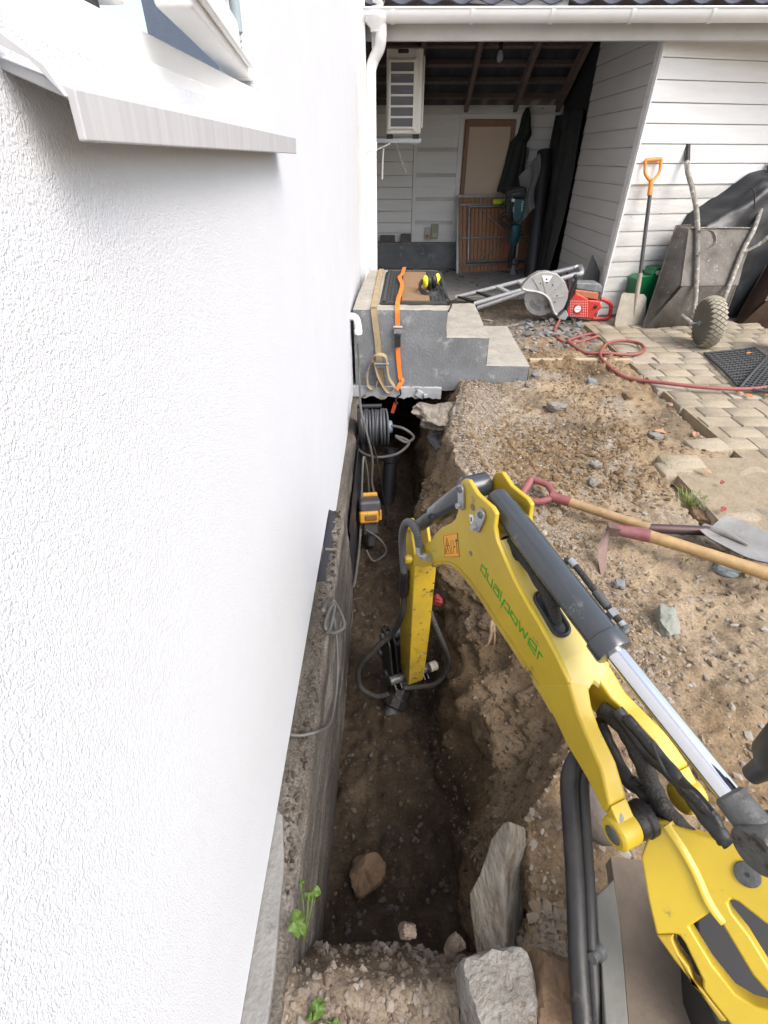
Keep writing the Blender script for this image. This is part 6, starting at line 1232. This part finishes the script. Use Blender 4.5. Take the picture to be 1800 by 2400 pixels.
gp = [(760, 1210), (790, 1170), (850, 1110), (930, 1068), (1020, 1062), (1110, 1090), (1180, 1160), (1215, 1260), (1205, 1340), (1170, 1420), (1100, 1482), (1075, 1465), (1050, 1400), (1020, 1330), (970, 1285), (900, 1260), (820, 1250), (770, 1235)]
b = B(); b.prism([swp4(x, y, .035) for x, y in gp], V((0, .075, 0))); M('guard', b, K['sawguard'], cs_, bev=.008, seg=3)
b = B(); b.tube(cr([swp4(x, y, .04) for x, y in gp[10:]] + [swp4(760, 1210, .04)], 4), .012, 8); M('guard_lip', b, K['sawguard'], cs_)
for x, y in ((940, 1180), (1003, 1170), (1058, 1195), (1090, 1240), (1100, 1300), (1078, 1360)):
    b = B(); b.lathe(swp4(x, y, .036), nY, [(0, .007), (.001, .007)], 10); M('guard_hole', b, K['black'], cs_)
for (xa, ya), (xb_, yb_) in (((960, 1120), (1000, 1300)), ((1150, 1180), (1040, 1290)), ((1190, 1300), (1060, 1320)), ((870, 1130), (940, 1260))):
    b = B(); b.bar(swp4(xa, ya, .037), swp4(xb_, yb_, .037), .007, .006, up=nY); M('guard_rib', b, K['sawguard'], cs_)
b = B(); b.prism([swp4(x, y, .0355) for x, y in ((955, 1100), (1060, 1105), (1020, 1165), (965, 1160))], V((0, -.001, 0))); M('guard_label', b, K['white'], cs_)
b = B(); b.prism([swp4(x, y, .037) for x, y in ((1000, 1125), (1012, 1145), (988, 1146))], V((0, -.0008, 0))); M('label_mark', b, K['stickerblack'], cs_)
# engine
b = B(); b.prism([swp4(x, y, .05) for x, y in ((1240, 1330), (1290, 1270), (1410, 1330), (1420, 1420), (1370, 1520), (1210, 1500), (1195, 1440))], V((0, .17, 0))); eng = M('engine_housing', b, K['red'], cs_, bev=.014, seg=3)
b = B()
for i in range(9):
    for j in range(7):
        x, y = 1235 + i * 20, 1345 + j * 24
        if (x - 1300) ** 2 + (y - 1425) ** 2 > 45 ** 2 and y < 1500 - abs(x - 1300) * .1: b.bar(swp4(x, y, .051), swp4(x, y + 14, .051), .0032, .003, up=nY)
sl_ = M('cooling_slots', b, K['white'], eng); sl_['kind'] = 'stuff'
b = B(); b.lathe(swp4(1302, 1428, .05), nY, [(0, .04), (.012, .038), (.013, .03)], 26); M('starter_hub', b, K['red'], eng)
b = B(); b.lathe(swp4(1302, 1428, .063), nY, [(0, .030), (.002, .030)], 26); M('starter_badge', b, K['white'], eng)
b = B(); b.bar(swp4(1280, 1430, .066), swp4(1325, 1430, .066), .004, .001, up=nY); M('badge_print', b, K['stickerblack'], eng)
b = B(); b.prism([swp4(x, y, .04) for x, y in ((1280, 1240), (1510, 1270), (1500, 1345), (1270, 1300))], V((0, .16, 0))); M('orange_cover', b, K['orange_dusty'], cs_, bev=.012, seg=3)
b = B(); b.prism([swp4(x, y, .03) for x, y in ((1290, 1172), (1520, 1180), (1545, 1215), (1530, 1275), (1285, 1235))], V((0, .16, 0))); M('filter_cover', b, K['sawtop'], cs_, bev=.014, seg=3)
b = B(); b.prism([swp4(x, y, .045) for x, y in ((1405, 1340), (1520, 1350), (1540, 1420), (1470, 1480), (1470, 1525), (1370, 1525))], V((0, .13, 0))); M('tank', b, K['red'], cs_, bev=.014, seg=3)
b = B(); b.lathe(swp4(1475, 1405, .045), nY, [(0, .018), (.01, .017), (.012, .008)], 16); M('tank_cap', b, K['black'], cs_)
b = B(); b.tube(cr([swp4(x, y, -.02) for x, y in ((1525, 1330), (1580, 1350), (1625, 1390), (1620, 1450), (1600, 1515), (1500, 1520), (1440, 1522))], 5), .018, 12); M('rear_handle', b, K['red'], cs_)
b = B(); b.tube(cr([swp4(x, y, .03) for x, y in ((1185, 1480), (1200, 1400), (1235, 1290), (1275, 1180), (1290, 1120), (1280, 1105), (1262, 1130))], 5), .015, 12); M('front_handle', b, K['black'], cs_)
b = B(); b.prism([swp4(x, y, .06) for x, y in ((1110, 1520), (1190, 1440), (1215, 1490), (1180, 1540))], V((0, .1, 0))); M('saw_foot', b, K['sawguard'], cs_, bev=.006)

# ladder
ld_ = T('stepladder', gz(1070, 705), 'folded aluminium stepladder lying from behind the steps to the saw', 'ladder')
def lad(a, b2, r_, m='alu'): b = B(); b.tube([a, b2], r_ * 1.05, 14); M('rail', b, K[m], ld_)
La, Lb, Lc = gz(1068, 697, .05), gz(1112, 712, .05), gz(1112, 720, .03)
Ra, Rb_, Rc = gy(1345, 628, 5.45), gy(1348, 644, 5.25), gy(1240, 682, 5.2)
lad(La, Ra, .022); lad(Lb, Rb_, .022); lad(gz(1120, 722, .02), Rc, .020)
for t in (.03, .20, .38, .56, .72):
    b = B(); b.bar(La.lerp(Ra, t), Lb.lerp(Rb_, t), .05, .02); M('tread', b, K['black'] if t < .3 else K['alu'], ld_, bev=.003)
b = B(); b.tube(cr([Ra, Ra + (Ra - La).normalized() * .06, Rb_ + (Rb_ - Lb).normalized() * .06, Rb_], 5), .022, 10); M('top_bow', b, K['alu'], ld_)
# leaning dark slab
ls = T('leaning_slab', gz(1385, 720, 0), 'small black ribbed slab leaning on the grey carport wall behind the saw', 'slab')
b = B(); b.prism([gy(u, v, 5.3) for u, v in ((1388, 598), (1404, 638), (1398, 700), (1352, 700), (1366, 655))], V((.02, .03, 0))); M('slab', b, pmat('black slab', (.035, .037, .036), (.05, .05, .05), 9, .6, bump=.4), ls, bev=.003)

# ================================================================== IN THE CARPORT
tb = T('slatted_table', (1.5, 7.6, 0), 'folded slatted wooden table with steel legs leaning on the carport back wall', 'table')
q00, q10 = gz(1071, 644), gz(1262, 631); q10 = V((2.06, 7.72, 0)); q00 = V((q00.x, 7.42, 0)); q01, q11 = gy(1071, 461, 7.74), V((2.06, 7.84, gy(1071, 461, 7.74).z))
def tq(x, y, o2=0): 
    a_ = q00.lerp(q10, x); c_ = q01.lerp(q11, x); nn_ = (q10 - q00).cross(q01 - q00).normalized(); nn_ = nn_ if nn_.y < 0 else -nn_; return a_.lerp(c_, y) + nn_ * o2
NS = 20
for k in range(NS):
    b = B(); x0_, x1_ = .02 + .96 * k / NS, .02 + .96 * (k + .86) / NS; b.hexa([tq(x0_, .02), tq(x1_, .02), tq(x1_, .02, .018), tq(x0_, .02, .018)], [tq(x0_, .98), tq(x1_, .98), tq(x1_, .98, .018), tq(x0_, .98, .018)]); M('slat', b, K['slat'], tb)
def tbar(xa, ya, xb_, yb_, r_, o2, m='steel_frame', nm='frame_bar'):
    b = B(); b.bar(tq(xa, ya, o2), tq(xb_, yb_, o2), r_, r_, up=(0, -1, 0)); M(nm, b, K[m], tb, bev=.002)
for a_ in ((0, 0, 1, 0), (0, 1, 1, 1), (0, 0, 0, 1), (1, 0, 1, 1)): tbar(*a_, .03, .022, 'steel_frame')
tbar(.02, .11, .98, .11, .022, .03); tbar(.02, .47, .98, .47, .022, .03); tbar(.02, .89, .98, .89, .022, .03)
def ttube(P_, r_, nm='folded_leg'): b = B(); b.tube([tq(*p) for p in P_], r_, 10); M(nm, b, K['steel_frame'], tb)
ttube([(.12, .15, .06), (.98, .15, .06)], .017); ttube([(.12, .86, .06), (.98, .86, .06)], .017); ttube([(.13, .15, .05), (.13, .86, .05)], .016); ttube([(.76, .15, .05), (.76, .86, .05)], .016)
ttube([(.27, .84, .05), (.58, .53, .05)], .007, 'strut'); ttube([(.27, .17, .05), (.58, .45, .05)], .007, 'strut'); ttube([(.78, .5, .05), (.97, .72, .05)], .007, 'strut'); ttube([(.78, .44, .05), (.97, .25, .05)], .007, 'strut')
sl2 = T('spirit_level', tq(.7, .9, .08), 'lime green spirit level lying across the slatted table frame', 'spirit level')
b = B(); b.bar(tq(.48, .91, .09), tq(.99, .925, .09), .03, .05, up=(0, 0, 1)); M('bar', b, K['lime'], sl2, bev=.003)
b = B(); b.bar(tq(.40, .905, .09), tq(.485, .91, .09), .04, .055, up=(0, 0, 1)); M('end_cap', b, K['neon'], sl2, bev=.008)
# breaker hammer
bk = T('demolition_hammer', gz(1201, 642), 'teal and black demolition hammer standing on its chisel in front of the table', 'demolition hammer')
KY = 7.25
def k4(x, y, off=0): return gy(*s4(x, y), KY - off)
def kprism(pts, th, m, nm, off=0, bev=.02): b = B(); b.prism([k4(x, y, off + th / 2) for x, y in pts], V((0, th, 0))); return M(nm, b, K[m], bk, bev=bev, seg=3)
kprism([(690, 350), (795, 355), (795, 440), (775, 500), (745, 585), (680, 590), (665, 480)], .11, 'teal', 'motor_housing')
kprism([(610, 290), (640, 260), (790, 235), (800, 300), (800, 352), (690, 348), (665, 500), (670, 590), (640, 600), (605, 470)], .10, 'black', 'rear_cover')
b = B(); b.tube(cr([k4(x, y, .02) for x, y in ((640, 300), (655, 262), (720, 250), (780, 262), (790, 300))], 5), .02, 12); M('top_handle', b, K['black'], bk)
b = B(); b.cyl(k4(660, 312, .06), k4(750, 302, .06), .016, n=12); M('grip_bar', b, K['castgrey'], bk)
b = B(); b.lathe(k4(705, 600), (-.06, 0, -1), [(0, .05), (.02, .075), (.20, .072), (.24, .05), (.25, .04)], 22); M('barrel', b, K['teal'], bk)
b = B(); b.lathe(k4(690, 752), (-.06, 0, -1), [(0, .032), (.12, .036), (.13, .045), (.22, .045), (.24, .03), (.34, .028)], 18); M('tool_holder', b, K['black'], bk)
b = B(); b.tube([k4(683, 890), k4(676, 1030)], [.018, .016], 12); b.prism([k4(x, y, .012) for x, y in ((664, 1020), (690, 1020), (703, 1075), (698, 1095), (650, 1095), (648, 1075))], V((0, .024, 0))); M('chisel', b, K['zinc'], bk)
b = B(); b.tube(cr([k4(x, y, .03) for x, y in ((650, 655), (600, 620), (550, 575), (548, 540), (600, 505), (625, 520))], 5), .02, 12); M('side_handle', b, K['black'], bk)
b = B(); b.tube(cr([k4(735, 690), k4(760, 690)], 2), .03, 12); M('side_knob', b, K['black'], bk)
b = B(); b.prism([k4(x, y, .057) for x, y in ((662, 355), (690, 358), (688, 388), (660, 385))], V((0, -.001, 0))); M('rating_label', b, K['white'], bk)
def textmesh(s_, name):
    cu = bpy.data.curves.new(name, 'FONT'); cu.body = s_; cu.size = 1; cu.shear = .3; o = bpy.data.objects.new(name, cu); SC.collection.objects.link(o)
    dg = bpy.context.evaluated_depsgraph_get(); me = bpy.data.meshes.new_from_object(o.evaluated_get(dg)); bpy.data.objects.remove(o); bpy.data.curves.remove(cu); return me
def puttext(s_, p0, p1, up, h, mat, parent, nm):
    me = textmesh(s_, nm); xs_ = [v.co.x for v in me.vertices]; w_ = max(xs_) - min(xs_); x0_ = min(xs_); p0, p1, up = V(p0), V(p1), V(up).normalized(); d = (p1 - p0)
    for v in me.vertices: v.co = p0 + d * ((v.co.x - x0_) / w_) + up * (v.co.y * h)
    me.materials.append(mat); o = bpy.data.objects.new(nm, me); SC.collection.objects.link(o); adopt(o, parent)
puttext('Makita', k4(758, 375, .060), k4(752, 478, .060), V((1, 0, 0)), .035, K['white'], bk, 'lettering')
puttext('AVT', k4(672, 430, .060), k4(668, 490, .060), V((1, 0, 0)), .028, K['white'], bk, 'lettering')
b = B(); b.tube(cr([k4(640, 330, .05), k4(590, 380, .06), k4(555, 430, .05), k4(580, 450, .04), k4(640, 380, .06), k4(648, 560, .07), k4(650, 680, .05), k4(640, 940, .06), k4(700, 1000, .1), k4(740, 960, .12), k4(700, 1040, .12), gz(1215, 640, .01), gz(1240, 648, .01), gz(1185, 650, .01), gz(1170, 644, .01), gz(1200, 638, .01)], 7), .009, 8); M('power_cord', b, K['black'], bk)
# roll of membrane, hanging sheets
ro = T('membrane_roll', gz(1290, 645), 'tall dark roll of membrane leaning in the carport corner', 'roll')
b = B(); b.tube([V((1.93, 7.15, .0)), V((1.96, 7.6, 1.38))], .095, 26); M('roll', b, K['membrane'], ro)
b = B(); rws = [[V((1.87 - .22 * (j / 8) + .03 * math.sin(i * .8), 7.48 - .02 * i + .03 * math.sin(j * 1.1), 1.36 - .07 * i - .03 * j)) for j in range(9)] for i in range(9)]; b.grid(rws); M('loose_end', b, K['greycloth'], ro)
bs = T('black_sheet', (2.1, 7.3, 0), 'black plastic sheet hanging down beside the grey carport wall', 'plastic sheet')
rws = []
for i in range(24):
    t = i / 23; rws.append([V((2.07 + .05 * math.sin(j * 1.3 + i * .15) - .06 * t, 6.72 + 1.1 * j / 16, 1.72 * (1 - t) + .01)) for j in range(17)])
b = B(); b.grid(rws); M('sheet', b, K['tarp'], bs, ang=70)
ct = T('hanging_coat', gy(1220, 300, 7.7), 'dark green coat hanging on the back wall above the demolition hammer', 'coat')
cx, cz0, cz1 = gy(1220, 300, 7.75).x, gy(1225, 252, 7.75).z, gy(1215, 450, 7.75).z; rws = []
for i in range(30):
    t = i / 29; z = cz0 + (cz1 - cz0) * t; hw = float(np.interp(t, [0, .08, .2, .35, .6, 1], [.015, .05, .065, .10, .125, .165])); sh_x = float(np.interp(t, [0, .3, .4, 1], [.06, .07, .0, -.03])); rws.append([])
    for j in range(25):
        a_ = 2 * math.pi * j / 24; rws[-1].append(V((cx + sh_x + hw * math.cos(a_) * (1 + .1 * math.sin(a_ * 5 + t * 3)), 7.78 + .06 * math.sin(a_) + .018 * math.sin(a_ * 7 + t * 4), z)))
b = B(); b.grid(rws); M('cloth', b, K['darkgreen'], ct, ang=80)
rg = T('grey_rag', gy(1232, 380, 7.75), 'pale grey rag hanging beside the dark green coat', 'rag')
b = B(); rws = [[V((gy(1232, 350, 7.8).x + .012 * j - .05 + .012 * math.sin(i * .7), 7.80 + .02 * math.sin(j * 1.5), gy(1232, 345, 7.8).z + (gy(1232, 438, 7.8).z - gy(1232, 345, 7.8).z) * i / 14)) for j in range(8)] for i in range(15)]; b.grid(rws); M('cloth', b, K['greycloth'], rg, ang=80)
for u0, u1, v0, v1, lab in ((891, 926, 552, 576, 'loose grey brick on the concrete ledge, the left one'), (939, 964, 549, 574, 'loose grey brick on the concrete ledge, the right one')):
    p0, p1 = gy(u0, v1, BY - .1), gy(u1, v0, BY - .1); b = B(); b.box(((p0.x + p1.x) / 2, BY - .08, (p0.z + p1.z) / 2), (p1.x - p0.x, .08, p1.z - p0.z)); tag(M('loose_brick', b, K['brickgrey'], None, bev=.012), lab, 'brick', 'bricks on the ledge')
for u0, u1, v0, v1, mt, lab in ((995, 1008, 534, 561, 'card', 'narrow cream carton with red print standing on the ledge'), (1010, 1028, 526, 560, 'cardgreen', 'greenish carton standing beside the cream carton')):
    p0, p1 = gy(u0, v1, BY - .06), gy(u1, v0, BY - .06); t = T('carton', ((p0.x + p1.x) / 2, BY - .05, p0.z), lab, 'carton', 'cartons on the ledge'); b = B(); b.box(((p0.x + p1.x) / 2, BY - .045, (p0.z + p1.z) / 2), (p1.x - p0.x, .05, p1.z - p0.z)); M('box', b, K[mt], t, bev=.002)
    b = B(); b.box(((p0.x + p1.x) / 2, BY - .0715, p0.z + (p1.z - p0.z) * .28), ((p1.x - p0.x) * .6, .002, (p1.z - p0.z) * .3)); M('print', b, K['orange_dusty'] if mt == 'card' else K['card'], t)
